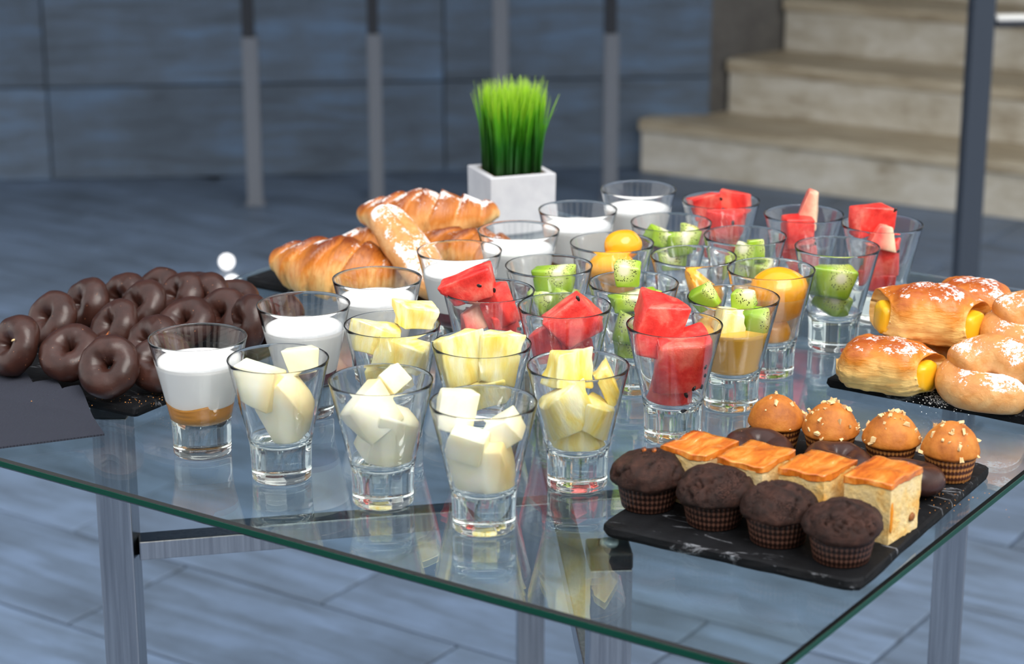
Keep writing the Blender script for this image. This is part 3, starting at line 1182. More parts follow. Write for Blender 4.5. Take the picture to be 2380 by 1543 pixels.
ylev = {1: (0.0435, 0.0725, 'mango_puree'), 9: (0.041, 0.0715, 'berry_puree'), 10: (0.041, 0.0735, 'berry_puree'), 11: (0.043, 0.0725, 'berry_puree'),
        12: (0.041, 0.074, 'berry_puree'), 13: (0.042, 0.075, 'berry_puree'), 14: (0.041, 0.071, 'berry_puree')}
for i, (zp, zy, pm) in ylev.items():
    x, y = GLASSES[i]
    pu = link('fruit_puree', fill('puree', ZB + 0.0002, zp, pm, wob=0.006, seed=i), pm, None, (x, y, T + 0.0003))
    tag(pu, ('orange' if i == 1 else 'dark red') + ' fruit puree under the yogurt in the ' + GLASSN[i], 'puree', 'fruit purees under yogurt')
    yo = link('yogurt', fill('yogurt', zp - 0.0035, zy, 'yogurt', dr=0.00025, wob=0.0, dome=0.0008), 'yogurt', None, (x, y, T + 0.0003))
    tag(yo, 'white yogurt filling the ' + GLASSN[i], 'yogurt', 'white yogurts in tumblers')

# syrup in peach glass and cloudy juice in the mixed glass
x, y = GLASSES[27]
tag(link('syrup', fill('syrup', ZB + 0.0002, 0.0700, 'syrup', dr=-0.00005), 'syrup', None, (x, y, T + 0.0003)),
    'clear golden syrup round the peach in the rightmost peach glass', 'syrup')
x, y = GLASSES[28]
tag(link('fruit_juice', fill('fruit_juice', ZB + 0.0002, 0.0655, 'cloudy_juice', dr=-0.0001), 'cloudy_juice', None, (x, y, T + 0.0003)),
    'cloudy yellow juice in the mixed kiwi and pineapple glass', 'juice')


# ================================================================= FRUIT PIECES
def chunk_pts(kind, w, d, h, seed):
    """local vertices and faces of a cut piece of fruit"""
    rnd = random.Random(seed)
    if kind in ('peach',):
        vs_, fs_ = sphere_grid(28, 18)
        out = []
        for v in vs_:
            p = Vector((v.x * w / 2, v.y * d / 2, v.z * h / 2))
            p *= 1 + 0.05 * noise.noise(v * 1.6 + Vector((seed, 0, 0)))
            out.append(p)
        return out, fs_
    bm = bmesh.new()
    bmesh.ops.create_cube(bm, size=1)
    j = {'melon': 0.13, 'pineapple': 0.17, 'kiwi': 0.17, 'peach_cube': 0.12}.get(kind, 0.14)
    for v in bm.verts:
        top_ = v.co.z > 0
        k = 1.0
        if kind == 'peach_wedge' and top_:
            k = 0.45
        if kind == 'pale_watermelon' and top_:
            k = 0.55
        v.co = Vector((v.co.x * k + rnd.uniform(-j, j), v.co.y * k + rnd.uniform(-j, j), v.co.z + rnd.uniform(-j, j)))
    off = {'melon': 0.05, 'pineapple': 0.05, 'peach_wedge': 0.2, 'peach_cube': 0.12, 'kiwi': 0.12}.get(kind, 0.07)
    bmesh.ops.bevel(bm, geom=list(bm.edges), offset=off, segments=3, affect='EDGES', profile=0.5)
    bmesh.ops.triangulate(bm, faces=bm.faces)
    bmesh.ops.subdivide_edges(bm, edges=bm.edges, cuts=1, use_grid_fill=True)
    bmesh.ops.subdivide_edges(bm, edges=[e for e in bm.edges if e.calc_length() > 0.16], cuts=1)
    bmesh.ops.triangulate(bm, faces=bm.faces)
    bm.normal_update()
    amp = {'melon': 0.010, 'pineapple': 0.045, 'kiwi': 0.03, 'peach_wedge': 0.01}.get(kind, 0.03)
    out = []
    ns = [v.normal.copy() for v in bm.verts]
    for v, nn in zip(bm.verts, ns):
        p = v.co + nn * (amp * fbm(v.co, 3.4, 3, seed) * 1.6)
        if kind == 'pineapple':
            p += nn * 0.02 * math.sin(p.x * 30 + noise.noise(p * 4) * 3)
        out.append(Vector((p.x * w * 0.94, p.y * d * 0.94, p.z * h * 0.94)))
    fs_ = [tuple(v.index for v in f_.verts) for f_ in bm.faces]
    bm.free()
    return out, fs_


def clamp_in(p):
    """keep a point (tumbler frame) inside the tumbler's bowl"""
    z = max(p.z, ZB + 0.0005)
    if z < GH:
        r = math.hypot(p.x, p.y)
        m_ = max(0.0005, r_in(z) - 0.0003)
        if r > m_:
            return Vector((p.x * m_ / r, p.y * m_ / r, z))
    return Vector((p.x, p.y, z))


KW = {'melon': 'pale green-white melon', 'pineapple': 'yellow pineapple', 'watermelon': 'red watermelon', 'pale_watermelon': 'pale-edged watermelon',
      'kiwi': 'green kiwi', 'peach': 'orange peach', 'peach_wedge': 'orange peach', 'peach_cube': 'orange peach'}
GS = {2: 'melon glass beside the orange-bottomed yogurt', 3: 'middle melon glass', 4: 'nearest melon glass', 8: 'leftmost pineapple glass',
      7: 'middle pineapple glass', 5: 'rightmost pineapple glass', 16: 'leftmost front watermelon glass', 17: 'middle front watermelon glass',
      6: 'watermelon glass nearest the cake', 15: 'leftmost kiwi glass', 18: 'central kiwi glass', 28: 'mixed fruit glass',
      19: 'leftmost peach glass', 26: 'middle peach glass', 27: 'rightmost peach glass', 20: 'farthest kiwi glass',
      24: 'second farthest kiwi glass', 25: 'kiwi glass nearest the pastries', 21: 'leftmost back watermelon glass',
      22: 'middle back watermelon glass', 23: 'rightmost back watermelon glass'}
for s_, (gi, kind, dx, dy, dz, w, h, roll, where) in enumerate(FRUIT):
    gx, gy = GLASSES[gi]
    d = 0.8 * (w + h) / 2
    if kind == 'peach':
        d = w * 0.9
    rnd = random.Random(100 + s_)
    rot = Matrix.Rotation(R(-roll), 3, 'Y') @ Matrix.Rotation(R(rnd.uniform(-26, 26)), 3, 'Z')
    pts, fcs = chunk_pts(kind, w, d, h, s_ + 1)
    c = Vector((dx, dy, dz))
    ri = rot.inverted()
    q_ = [clamp_in(rot @ p + c) for p in pts]
    me = recalc(mesh(kind, [ri @ (p - c) for p in q_], fcs))
    nm = {'pale_watermelon': 'watermelon', 'peach_wedge': 'peach', 'peach_cube': 'peach'}.get(kind, kind)
    o = link(nm + '_piece', me, kind, None, Vector((gx, gy, T + 0.0003)) + c, rot.to_euler())
    tag(o, KW[kind] + ', ' + where + ' in the ' + GS[gi], nm, nm + ' pieces in tumblers')
    # watermelon seeds pressed into the flesh
    if kind == 'watermelon' and h > 0.02:
        me_v = me.vertices
        cand = [v for v in me_v if (rot @ v.normal).y < -0.35]
        rnd.shuffle(cand)
        for v in ([q2 for q2 in cand if q2.co.x > 0.0][:1] if gi != 6 else [q2 for q2 in cand if q2.co.x > 0.002 and q2.co.z < 0.004][:4]):
            sd_me = bpy.data.meshes.get('seed_shape')
            if not sd_me:
                bmx = bmesh.new()
                bmesh.ops.create_uvsphere(bmx, u_segments=10, v_segments=6, radius=1.0)
                sd_me = bm_mesh('seed_shape', bmx, True)
                sd_me.materials.append(MAT['watermelon_seed'])
            so = link('seed', sd_me, None, o, v.co - v.normal * 0.0004)
            so.scale = (0.0016, 0.0011, 0.0026)
            so.rotation_euler = (rnd.uniform(-0.3, 0.3), rnd.uniform(-1, 1), 0)


# ================================================================= CHOCOLATE RINGS
def ring_mesh(seed, Rm=0.0144, rt=0.0118, lump=0.0014):
    nu, nv = 44, 26
    vs_, fs_ = [], []
    for i in range(nu):
        a = 2 * math.pi * i / nu
        for j in range(nv):
            b = 2 * math.pi * j / nv
            rr = rt * (1 + 0.16 * noise.noise(Vector((math.cos(a) * 1.2, math.sin(a) * 1.2, seed * 2.7))))
            cr = Rm + rr * math.cos(b)
            z = rr * math.sin(b) * (1.02 if math.sin(b) > 0 else 0.86)
            p = Vector((cr * math.cos(a), cr * math.sin(a), z))
            nn = Vector((math.cos(b) * math.cos(a), math.cos(b) * math.sin(a), math.sin(b)))
            p += nn * lump * fbm(p, 90, 2, seed)
            vs_.append(p)
    for i in range(nu):
        for j in range(nv):
            fs_.append((i * nv + j, ((i + 1) % nu) * nv + j, ((i + 1) % nu) * nv + (j + 1) % nv, i * nv + (j + 1) % nv))
    return recalc(mesh('chocolate_ring', vs_, fs_))


rmes = [ring_mesh(k) for k in range(5)]
for me in rmes:
    me.materials.append(MAT['chocolate_glaze'])
# x, y, z of centre above the table, normal direction, label
RINGS = [
    (-0.4090, 1.6640, .0330, (-.62, -.62, .48), 'chocolate-glazed ring with a pale nut flake, leftmost on its board'),
    (-0.3603, 1.6499, .0315, (-.12, -.62, .78), 'chocolate-glazed ring with a dented rim, second from the left in the front row'),
    (-0.3213, 1.6095, .0320, (-.22, -.78, .58), 'chocolate-glazed ring nearest the camera, by the front board edge'),
    (-0.3945, 1.7407, .0330, (-.55, -.62, .55), 'chocolate-glazed ring behind the leftmost one'),
    (-0.3725, 1.7811, .0340, (-.70, -.55, .45), 'chocolate-glazed ring with a tall oval hole in the far row'),
    (-0.3435, 1.7980, .0330, (-.60, -.60, .50), 'chocolate-glazed ring in the far row, third from the left'),
    (-0.3364, 1.7180, .0320, (-.66, -.50, .50), 'chocolate-glazed ring with a broken orange patch in the glaze'),
    (-0.3212, 1.7669, .0350, (-.60, -.55, .60), 'smooth chocolate-glazed ring behind the broken one'),
    (-0.3160, 1.8200, .0330, (-.50, -.60, .60), 'small-looking chocolate-glazed ring at the far left peak of the pile'),
    (-0.2930, 1.8000, .0350, (-.60, -.50, .60), 'chocolate-glazed ring in the middle of the far half'),
    (-0.2990, 1.6744, .0310, (-.60, -.50, .60), 'chocolate-glazed ring just behind the nearest one'),
    (-0.2770, 1.7260, .0330, (-.25, -.60, .75), 'chocolate-glazed ring behind the rim of the first yogurt glass'),
    (-0.2700, 1.7960, .0330, (-.60, -.62, .50), 'chocolate-glazed ring with a dark slot hole, far right rear'),
    (-0.2480, 1.7420, .0350, (-.42, -.72, .60), 'chocolate-glazed ring beside the rightmost one'),
    (-0.2840, 1.6280, .0290, (-.20, -.60, .70), 'chocolate-glazed ring half hidden behind the first yogurt glass'),
    (-0.2230, 1.7180, .0350, (-.86, -.42, .30), 'chocolate-glazed ring standing almost upright, rightmost on its board'),
    (-0.2900, 1.8440, .0250, (-.20, -.40, .80), 'chocolate-glazed ring lying at the very back, left'),
    (-0.2500, 1.8160, .0250, (-.20, -.40, .80), 'chocolate-glazed ring lying at the very back, right'),
    (-0.2060, 1.7680, .0250, (-.20, -.40, .80), 'chocolate-glazed ring seen through the second yogurt glass'),
]
for k, (x, y, z, nr, lab) in enumerate(RINGS):
    q_ = Vector(nr).normalized().to_track_quat('Z', 'Y')
    o = link('chocolate_ring', rmes[k % 5], None, None, (x, y, T + z + 0.0028), q_.to_euler())
    tag(o, lab, 'doughnut', 'chocolate-glazed rings on the left board')
    if k == 6:
        pm = ring_mesh(6 % 5 + 0.0, 0.0144, 0.0120)
        bmx = bmesh.new()
        bmx.from_mesh(pm)
        bmesh.ops.delete(bmx, geom=[v for v in bmx.verts if (v.co - Vector((0.0155, -0.010, 0.009))).length > 0.0085 + 0.003 * noise.noise(v.co * 300)], context='VERTS')
        bmx.to_mesh(pm)
        bmx.free()
        tag(link('broken_patch', pm, 'broken_glaze', o), 'orange-brown cracked glaze')
    if k in (0,):
        fl = lathe([(0, -0.0004), (0.0022, 0), (0, 0.0005)], 10)
        fo = link('nut_flake', mesh('nut_flake', *fl), 'nut', o, (0.012, 0.004, 0.0124), (0.2, 0.1, 0.6))
        fo.scale = (1, 0.5, 1)
# flat-lying rings behind the cake squares
bigring = [ring_mesh(11, 0.0148, 0.0112, 0.0009), ring_mesh(12, 0.0148, 0.0112, 0.0009)]
for me in bigring:
    me.materials.append(MAT['chocolate_glaze'])
for k, (x, y, lab) in enumerate(((0.1800, 1.4520, 'chocolate-glazed ring lying flat behind the first cake square'),
                                 (0.2340, 1.4280, 'chocolate-glazed ring lying flat between cake squares and nutty muffins, middle one'),
                                 (0.2800, 1.3980, 'chocolate-glazed ring lying flat beside the cake square with a raisin'))):
    o = link('chocolate_ring', bigring[k % 2], None, None, (x, y, T + 0.0195), (R(10), R(6), k))
    tag(o, lab, 'doughnut', 'chocolate-glazed rings on the muffin board')


# ================================================================= MUFFINS
def dome_mesh(name, r, z0, h, seed, peak, crack, under=0.0045):
    vs_, fs_ = sphere_grid(84, 54)
    out = []
    for v in vs_:
        th = math.acos(max(-1, min(1, v.z)))
        rad = math.hypot(v.x, v.y)
        if v.z >= 0:
            z = h * (v.z ** (0.9 if peak < 0.5 else 1.25))
            rr = r * (rad ** (0.9 if peak < 0.5 else 1.05))
        else:
            z = under * v.z
            rr = r * rad ** 0.7
        a = math.atan2(v.y, v.x)
        p = Vector((rr * math.cos(a), rr * math.sin(a), z0 + z))
        nz = fbm(p, 70, 3, seed)
        p += v * (0.0034 * nz if not peak > 0.5 else 0.0014 * nz)
        if crack and v.z > 0.1:
            cr = abs(noise.noise(Vector((p.x * 60 + seed * 5, p.y * 60, seed))) + 0.5 * noise.noise(Vector((p.x * 170, p.y * 170, seed))))
            gate = noise.noise(Vector((p.x * 40, p.y * 40 + seed * 3, 2.0)))
            if cr < 0.11 and gate > -0.15:
                p -= v * 0.0042 * (1 - cr / 0.11) * min(1, (gate + 0.15) * 5)
        out.append(p)
    return recalc(mesh(name, out, fs_))


def case_mesh(name, r0, r1, h, n=40, depth=0.042):
    N_ = n * 4
    prof_ = [(0, 0.0), (r0 * 0.96, 0.0)] + [(r0 + (r1 - r0) * t, 0.0004 + h * t) for t in [k / 6 for k in range(7)]]
    prof_ += [(r1 - 0.0006, 0.0004 + h), (r1 - 0.0012, h * 0.9), (0, h * 0.85)]
    def rf(a, k):
        if k < 2 or k > 8:
            return 1.0
        return 1 + depth * (0.35 + 0.65 * (k - 2) / 6) * math.cos(a * n)
    v_, f_ = lathe(prof_, N_, rfun=rf)
    me = recalc(mesh(name, v_, f_))
    return me


dc = case_mesh('paper_case', 0.0180, 0.0222, 0.0235, 38)
dc.materials.append(MAT['dark_paper'])
lc = case_mesh('paper_case', 0.0150, 0.0192, 0.0225, 38)
lc.materials.append(MAT['striped_paper'])
ZS = T + 0.0085
MUF = [(0.0944, 1.3745, 'dark chocolate muffin with a pinkish crumb on top, nearest the melon glasses'),
       (0.1373, 1.3432, 'dark chocolate muffin with a small dark pit in front, second in its row'),
       (0.1771, 1.3120, 'dark chocolate muffin, third in the row along the front board edge'),
       (0.2147, 1.2800, 'cracked dark chocolate muffin at the near corner of its board')]
for k, (x, y, lab) in enumerate(MUF):
    e = empty('chocolate_muffin', (x, y, ZS), k * 1.3)
    tag(e, lab, 'muffin', 'dark chocolate muffins in a row')
    link('paper_case', dc, None, e)
    dm = dome_mesh('muffin_top', 0.0262 + 0.0006 * math.sin(k * 2.2), 0.0215, 0.0175 + 0.0006 * (k % 2), 20 + k, 0.0, True, 0.0065)
    link('muffin_top', dm, 'chocolate_crumb', e)
    if k == 0:
        for (dx_, dy_) in ((-0.003, 0.006), (0.004, 0.005)):
            v_, f_ = sphere_grid(8, 6)
            cm = mesh('crumb', [q__ * 0.0021 * (1 + 0.4 * noise.noise(q__ * 2)) for q__ in v_], f_)
            link('crumb', cm, 'broken_glaze', e, (dx_, dy_, 0.0388))
LMUF = [(0.1970, 1.4920, 6, 'golden muffin with few nuts, nearest the front watermelon glass'),
        (0.2345, 1.4720, 24, 'golden muffin thickly sprinkled with chopped nuts, second in its row'),
        (0.2760, 1.4520, 16, 'golden muffin with nuts on one side and an orange drip, third in its row'),
        (0.3147, 1.4290, 12, 'golden muffin with its striped paper case showing, nearest the table edge')]
for k, (x, y, nn, lab) in enumerate(LMUF):
    e = empty('golden_muffin', (x, y, ZS), k * 1.9)
    tag(e, lab, 'muffin', 'golden nut muffins in a row')
    link('paper_case', lc, None, e)
    dm = dome_mesh('muffin_top', 0.0212, 0.0205, 0.0208 + 0.001 * (k % 2), 30 + k, 1.0, False, 0.005)
    link('muffin_top', dm, 'golden_crumb', e)
    rnd = random.Random(50 + k)
    V, F = [], []
    vsn = [v for v in dm.vertices if v.normal.z > -0.05]
    side = R(-60 - k * 110)
    for t in range(int(nn * 2.2)):
        v = rnd.choice(vsn)
        s_ = rnd.choice((0.0007, 0.0012, 0.0016, 0.0021))
        rot = Euler((rnd.uniform(0, 3), rnd.uniform(0, 3), rnd.uniform(0, 3))).to_matrix()
        b0 = len(V)
        for sx_ in (-1, 1):
            for sy_ in (-1, 1):
                for sz_ in (-1, 1):
                    p = Vector((sx_ * s_ * rnd.uniform(.4, 1.5), sy_ * s_ * rnd.uniform(.25, 1.0), sz_ * s_ * rnd.uniform(.2, .55)))
                    V.append(v.co + v.normal * s_ * 0.3 + rot @ p)
        for fq in ((0, 1, 3, 2), (4, 6, 7, 5), (0, 4, 5, 1), (2, 3, 7, 6), (0, 2, 6, 4), (1, 5, 7, 3)):
            F.append(tuple(b0 + q2 for q2 in fq))
    nm_ = link('chopped_nuts', mesh('chopped_nuts', V, F, False), 'nut', e)
    nm_['kind'] = 'stuff'

# ================================================================= CAKE SQUARES
def cake(x, y, ang, w, d, h, seed, label, extras=()):
    e = empty('cake_square', (x, y, ZS), ang)
    tag(e, label, 'cake', 'glazed sponge cake squares')
    bm = bmesh.new()
    bmesh.ops.create_cube(bm, size=1)
    bmesh.ops.subdivide_edges(bm, edges=bm.edges, cuts=11, use_grid_fill=True)
    bm.normal_update()
    for v in bm.verts:
        n0 = v.normal.copy()
        p = Vector((v.co.x * w, v.co.y * d, (v.co.z + 0.5) * h))
        tp = 1 + 0.07 * (p.z / h - 0.5)
        p.x *= tp
        p.y *= tp
        p += n0 * (0.0007 * fbm(p, 130, 2, seed) + 0.0005 * noise.noise(p * 700))
        if v.co.z > 0.49:
            p.z += 0.0022 * fbm(p, 60, 2, seed + 3)
        v.co = p
    link('sponge', bm_mesh('sponge', bm, False), 'sponge', e)
    bm = bmesh.new()
    bmesh.ops.create_cube(bm, size=1)
    bmesh.ops.subdivide_edges(bm, edges=bm.edges, cuts=11, use_grid_fill=True)
    bm.normal_update()
    for v in bm.verts:
        n0 = v.normal.copy()
        p = Vector((v.co.x * (w * 1.05), v.co.y * (d * 1.05), h - 0.0005 + (v.co.z + 0.5) * 0.0042))
        nz = 0.0026 * fbm(p, 60, 2, seed + 3)
        p.z += nz + (0.0016 * noise.noise(p * 140) if v.co.z < 0.4 else 0)
        p += Vector((n0.x, n0.y, 0)) * 0.0014 * fbm(p, 120, 2, seed)
        v.co = p
    link('glazed_top', bm_mesh('glazed_top', bm, True), 'cake_glaze', e)
    for (nm, mt, lx_, ly_, lz_, sx_, sy_, sz_) in extras:
        vs_, fs_ = sphere_grid(14, 10)
        me = recalc(mesh(nm, [Vector((q__.x * sx_, q__.y * sy_, q__.z * sz_)) * (1 + 0.25 * noise.noise(q__ * 2 + Vector((seed, 0, 0)))) for q__ in vs_], fs_))
        link(nm, me, mt, e, (lx_, ly_, lz_))
    return e


ca_ = R(55)
CK = [(0.1326, 1.3643, 'glazed sponge cake square at the far left of its row', 0.036, 0.040, 0.036, (('jam_filling', 'apricot_jam', -0.004, -0.0185, 0.006, 0.010, 0.0012, 0.004),)),
      (0.1691, 1.3429, 'glazed sponge cake square with a buckled top, second in its row', 0.035, 0.042, 0.036, (('jam_filling', 'apricot_jam', 0.0, -0.0180, 0.012, 0.012, 0.0012, 0.006),)),
      (0.2080, 1.3215, 'glazed sponge cake square with a big apricot patch, third in its row', 0.034, 0.042, 0.037, (('jam_filling', 'apricot_jam', 0.006, -0.0180, 0.020, 0.008, 0.0014, 0.009),)),
      (0.2488, 1.3000, 'tall glazed sponge cake square with a raisin, nearest the table corner', 0.034, 0.042, 0.040,
       (('raisin', 'raisin', 0.006, 0.0, 0.011, 0.003, 0.0014, 0.0034), ('jam_filling', 'apricot_jam', 0, 0, 0.018, 0.0014, 0.0014, 0.013)))]
for k, (x, y, lab, w, d, h, ex) in enumerate(CK):
    # (x, y) is the corner nearest the camera; sides run along -31 and 53 degrees
    ang = R(52)
    ex_ = []
    for (nm, mt, lx_, ly_, lz_, sx_, sy_, sz_) in ex:
        if nm == 'raisin':
            ex_.append((nm, mt, 0.010, -w / 2 - 0.0006, 0.011, 0.0034, 0.0014, 0.0030))
        elif k == 3:
            ex_.append((nm, mt, -d / 2 + 0.002, -w / 2 - 0.0002, 0.020, 0.0016, 0.0012, 0.012))
        else:
            ex_.append((nm, mt, -d / 2 - 0.0003, lx_, lz_, 0.0012, sx_, sz_))
    cx_ = x + (d / 2) * math.cos(ang) - (w / 2) * math.sin(ang)
    cy_ = y + (d / 2) * math.sin(ang) + (w / 2) * math.cos(ang)
    cake(cx_, cy_, ang, d, w, h, 40 + k, lab, ex_)


# ================================================================= CROISSANTS
def croissant(name, L, Rr, bend, nseg, seed, squash=0.86, tip=0.30, nt=130, na=48, ridge=0.34):
    vs_, fs_, br = [], [], []
    rho = L / bend
    for i in range(nt + 1):
        t = i / nt
        a = (t - 0.5) * bend
        c = Vector((math.sin(a) * rho, (1 - math.cos(a)) * rho, 0))
        tg = Vector((math.cos(a), math.sin(a), 0))
        nrm = Vector((-math.sin(a), math.cos(a), 0))
        e = math.sin(math.pi * t)
        env = tip + (1 - tip) * e ** 1.15
        endk = min(1.0, t / 0.05, (1 - t) / 0.05)
        env *= math.sqrt(max(0.0, 1 - (1 - endk) ** 2)) if endk < 1 else 1.0
        for j in range(na):
            b = 2 * math.pi * j / na
            ph = abs(t - 0.5) * nseg * 2 + 0.42 + 0.36 * math.sin(b + 0.9) * (1 if t < 0.5 else -1) + 0.10 * noise.noise(Vector((math.cos(b), math.sin(b), seed + t * 3)))
            fr = ph - math.floor(ph)
            lay = (1 - fr) ** 0.6                       # each layer is proud at its inner end ...
            if fr > 0.86:
                lay = (1 - 0.86) ** 0.6 * 0.6 + (fr - 0.86) / 0.14 * 0.82                  # ... and steps down to the next
            rr = Rr * env * (1 + ridge * (lay - 0.45))
            d_ = nrm * math.cos(b) + Vector((0, 0, 1)) * math.sin(b) * squash
            p = c + d_ * rr
            p += d_ * 0.0016 * fbm(p, 60, 2, seed)
            p.z = max(p.z, -Rr * squash * 0.72)
            vs_.append(p)
            br.append(0.05 + 0.80 * max(0, math.sin(b) + 0.25) * (0.25 + 0.75 * lay) + 0.25 * noise.noise(Vector((t * 9, b, seed))))
    for i in range(nt):
        for j in range(na):
            fs_.append((i * na + j, (i + 1) * na + j, (i + 1) * na + (j + 1) % na, i * na + (j + 1) % na))
    for row in (0, nt):
        c = sum((vs_[row * na + j] for j in range(na)), Vector()) / na
        vs_.append(c)
        br.append(0.6)
        k_ = len(vs_) - 1
        for j in range(na):
            fs_.append((row * na + j, row * na + (j + 1) % na, k_))
    return recalc(mesh(name, vs_, fs_, True, br))


def put(me, name, mat, loc, rot, label, cat, group=None):
    o = link(name, me, mat, None, (loc[0], loc[1], T + loc[2]), tuple(R(a) for a in rot))
    return tag(o, label, cat, group)


put(croissant('croissant', 0.170, 0.0350, 1.35, 3.4, 1), 'croissant', 'croissant_crust', (-0.157, 1.905, 0.0315), (0, 3, -18),
    'large golden croissant at the front of its board, its tip toward the chocolate rings', 'croissant', 'croissants on the back board')
put(croissant('croissant', 0.150, 0.0290, 1.5, 3.4, 2), 'croissant', 'croissant_sugared', (-0.085, 2.015, 0.0580), (4, -2, -8),
    'heavily sugared croissant on top at the back of the pile', 'croissant', 'croissants on the back board')
put(croissant('croissant', 0.160, 0.0270, 1.3, 3.4, 3), 'croissant', 'croissant_crust', (-0.035, 1.960, 0.0330), (0, 6, -22),
    'glossy brown croissant behind the fourth yogurt glass', 'croissant', 'croissants on the back board')
put(croissant('croissant', 0.130, 0.0260, 1.2, 3.4, 4), 'croissant', 'croissant_sugared', (-0.110, 2.030, 0.0270), (0, 0, 4),
    'sugared croissant at the bottom of the pile, mostly hidden by the others', 'croissant', 'croissants on the back board')


def finger_bun(L, Rr, seed):
    vs_, fs_ = sphere_grid(40, 48)
    out, br = [], []
    for v in vs_:
        # long axis = local x
        t = v.z
        x = L / 2 * (abs(t) ** 0.75) * (1 if t > 0 else -1)
        rad = math.hypot(v.x, v.y) ** 0.55 if (v.x or v.y) else 0
        a = math.atan2(v.y, v.x)
        g = 1 - 0.20 * math.exp(-((a - 1.45) / 0.16) ** 2) * min(1, rad * 1.2)
        p = Vector((x, Rr * rad * math.cos(a) * g, Rr * 0.82 * rad * math.sin(a) * g))
        p += Vector((0, v.x, v.y)) * 0.0013 * fbm(p, 70, 2, seed)
        out.append(p)
        br.append(0.28 + 0.2 * max(0, math.sin(a)))
    return recalc(mesh('finger_bun', out, fs_, True, br))


fb = finger_bun(0.130, 0.0215, 5)
fo = put(fb, 'finger_bun', 'bun_crust', (-0.094, 1.885, 0.0580), (0, 0, 0),
         'pale sugared finger bun leaning across the front croissant', 'bun')
dv = Vector((0.055, -0.098, -0.050)).normalized()
zx = dv
yx = Vector((0, 0, 1)).cross(zx).normalized()
zz_ = zx.cross(yx)
fo.rotation_euler = Matrix((zx, yx, zz_)).transposed().to_euler()


# ================================================================= CREAM PASTRIES
def puff(w, d, h, seed, ends=(1,)):
    """rolled puff pastry: a fat flattened roll along x, one or both ends open"""
    nt, na = 64, 54
    vs_, fs_, br = [], [], []
    rows = []
    sec = [(i / nt) * 2 - 1 for i in range(nt + 1)]
    prof_ = []
    for t in sec:
        at_ = abs(t)
        op = (1 if t > 0 else -1) in ends
        if op:
            k = 1 - 0.30 * at_ ** 3.2 + 0.05 * max(0, (at_ - 0.9) / 0.1)
        else:
            k = max(0.0, 1 - at_ ** 4.5) ** 0.42
        prof_.append((t * w / 2, k, 1.0))
    full = list(prof_)
    # open ends turn inwards
    for s_ in ends:
        add = [(s_ * w / 2, 0.74, 1), (s_ * (w / 2 - 0.004), 0.62, 1), (s_ * (w / 2 - 0.010), 0.5, 1), (s_ * (w / 2 - 0.011), 0.01, 1)]
        full = full + add if s_ > 0 else add[::-1] + full
    for (x, k, _) in full:
        k = max(k, 0.01)
        ring = []
        for j in range(na):
            b_ = 2 * math.pi * j / na
            cb, sb = math.cos(b_), math.sin(b_)
            e_ = 0.78
            y = math.copysign(abs(cb) ** e_, cb) * d / 2 * k
            z = math.copysign(abs(sb) ** e_, sb) * h / 2 * k
            # arched back, flat seat
            z += -0.004 * (abs(x) / (w / 2)) ** 2 if sb > 0 else 0
            p = Vector((x * (1 - 0.05 * sb), y, z))
            if (1 if x > 0 else -1) in ends:
                p.x += 0.42 * y * (abs(x) / (w / 2)) ** 3 * (1 if x > 0 else -1)
            dirn = Vector((0.35 * x / w, cb, sb))
            e = 0.0052 * fbm(p, 30, 3, seed) + 0.0010 * fbm(p, 160, 2, seed)
            lay = 0.0
            if sb < 0.1:
                lay = 0.0008 * math.sin(p.z * 1300 + 4 * noise.noise(p * 45))
            if k > 0.6:
                p += dirn * (e + lay)
            p.z = max(p.z, -h * 0.47)
            ring.append(len(vs_))
            vs_.append(p)
            br.append(0.02 + 0.80 * max(0, sb + 0.15) * min(1, k * 1.1) * (1 - 0.35 * (abs(x) / (w / 2)) ** 4) + 0.22 * noise.noise(p * 50))
        rows.append(ring)
    for r0, r1 in zip(rows, rows[1:]):
        for j in range(na):
            fs_.append((r0[j], r1[j], r1[(j + 1) % na], r0[(j + 1) % na]))
    fs_.append(tuple(rows[0][::-1]))
    fs_.append(tuple(rows[-1]))
    return recalc(mesh('puff_body', vs_, fs_, True, br))


def puff_pastry(loc, rz, tilt, w, d, h, seed, label, ends=(1,)):
    e = empty('cream_pastry', (loc[0], loc[1], T + loc[2]), R(rz))
    e.rotation_euler.y = R(tilt)
    tag(e, label, 'pastry', 'sugared puff pastries with yellow cream')
    link('pastry_shell', puff(w, d, h, seed, ends), 'puff_crust', e)
    for s_ in ends:
        vs_, fs_ = sphere_grid(24, 16)
        me = recalc(mesh('custard_filling', [Vector((math.copysign(abs(q__.x) ** .7, q__.x) * 0.0085, math.copysign(abs(q__.y) ** .7, q__.y) * d * 0.24,
                    math.copysign(abs(q__.z) ** .5, q__.z) * h * 0.27)) * (1 + 0.10 * noise.noise(q__ * 2.2 + Vector((seed, 0, 0)))) for q__ in vs_], fs_))
        link('custard_filling', me, 'custard', e, (s_ * (w / 2 - 0.0060), -0.005, -h * 0.12), (0, 0, R(-20 * s_)))
    return e


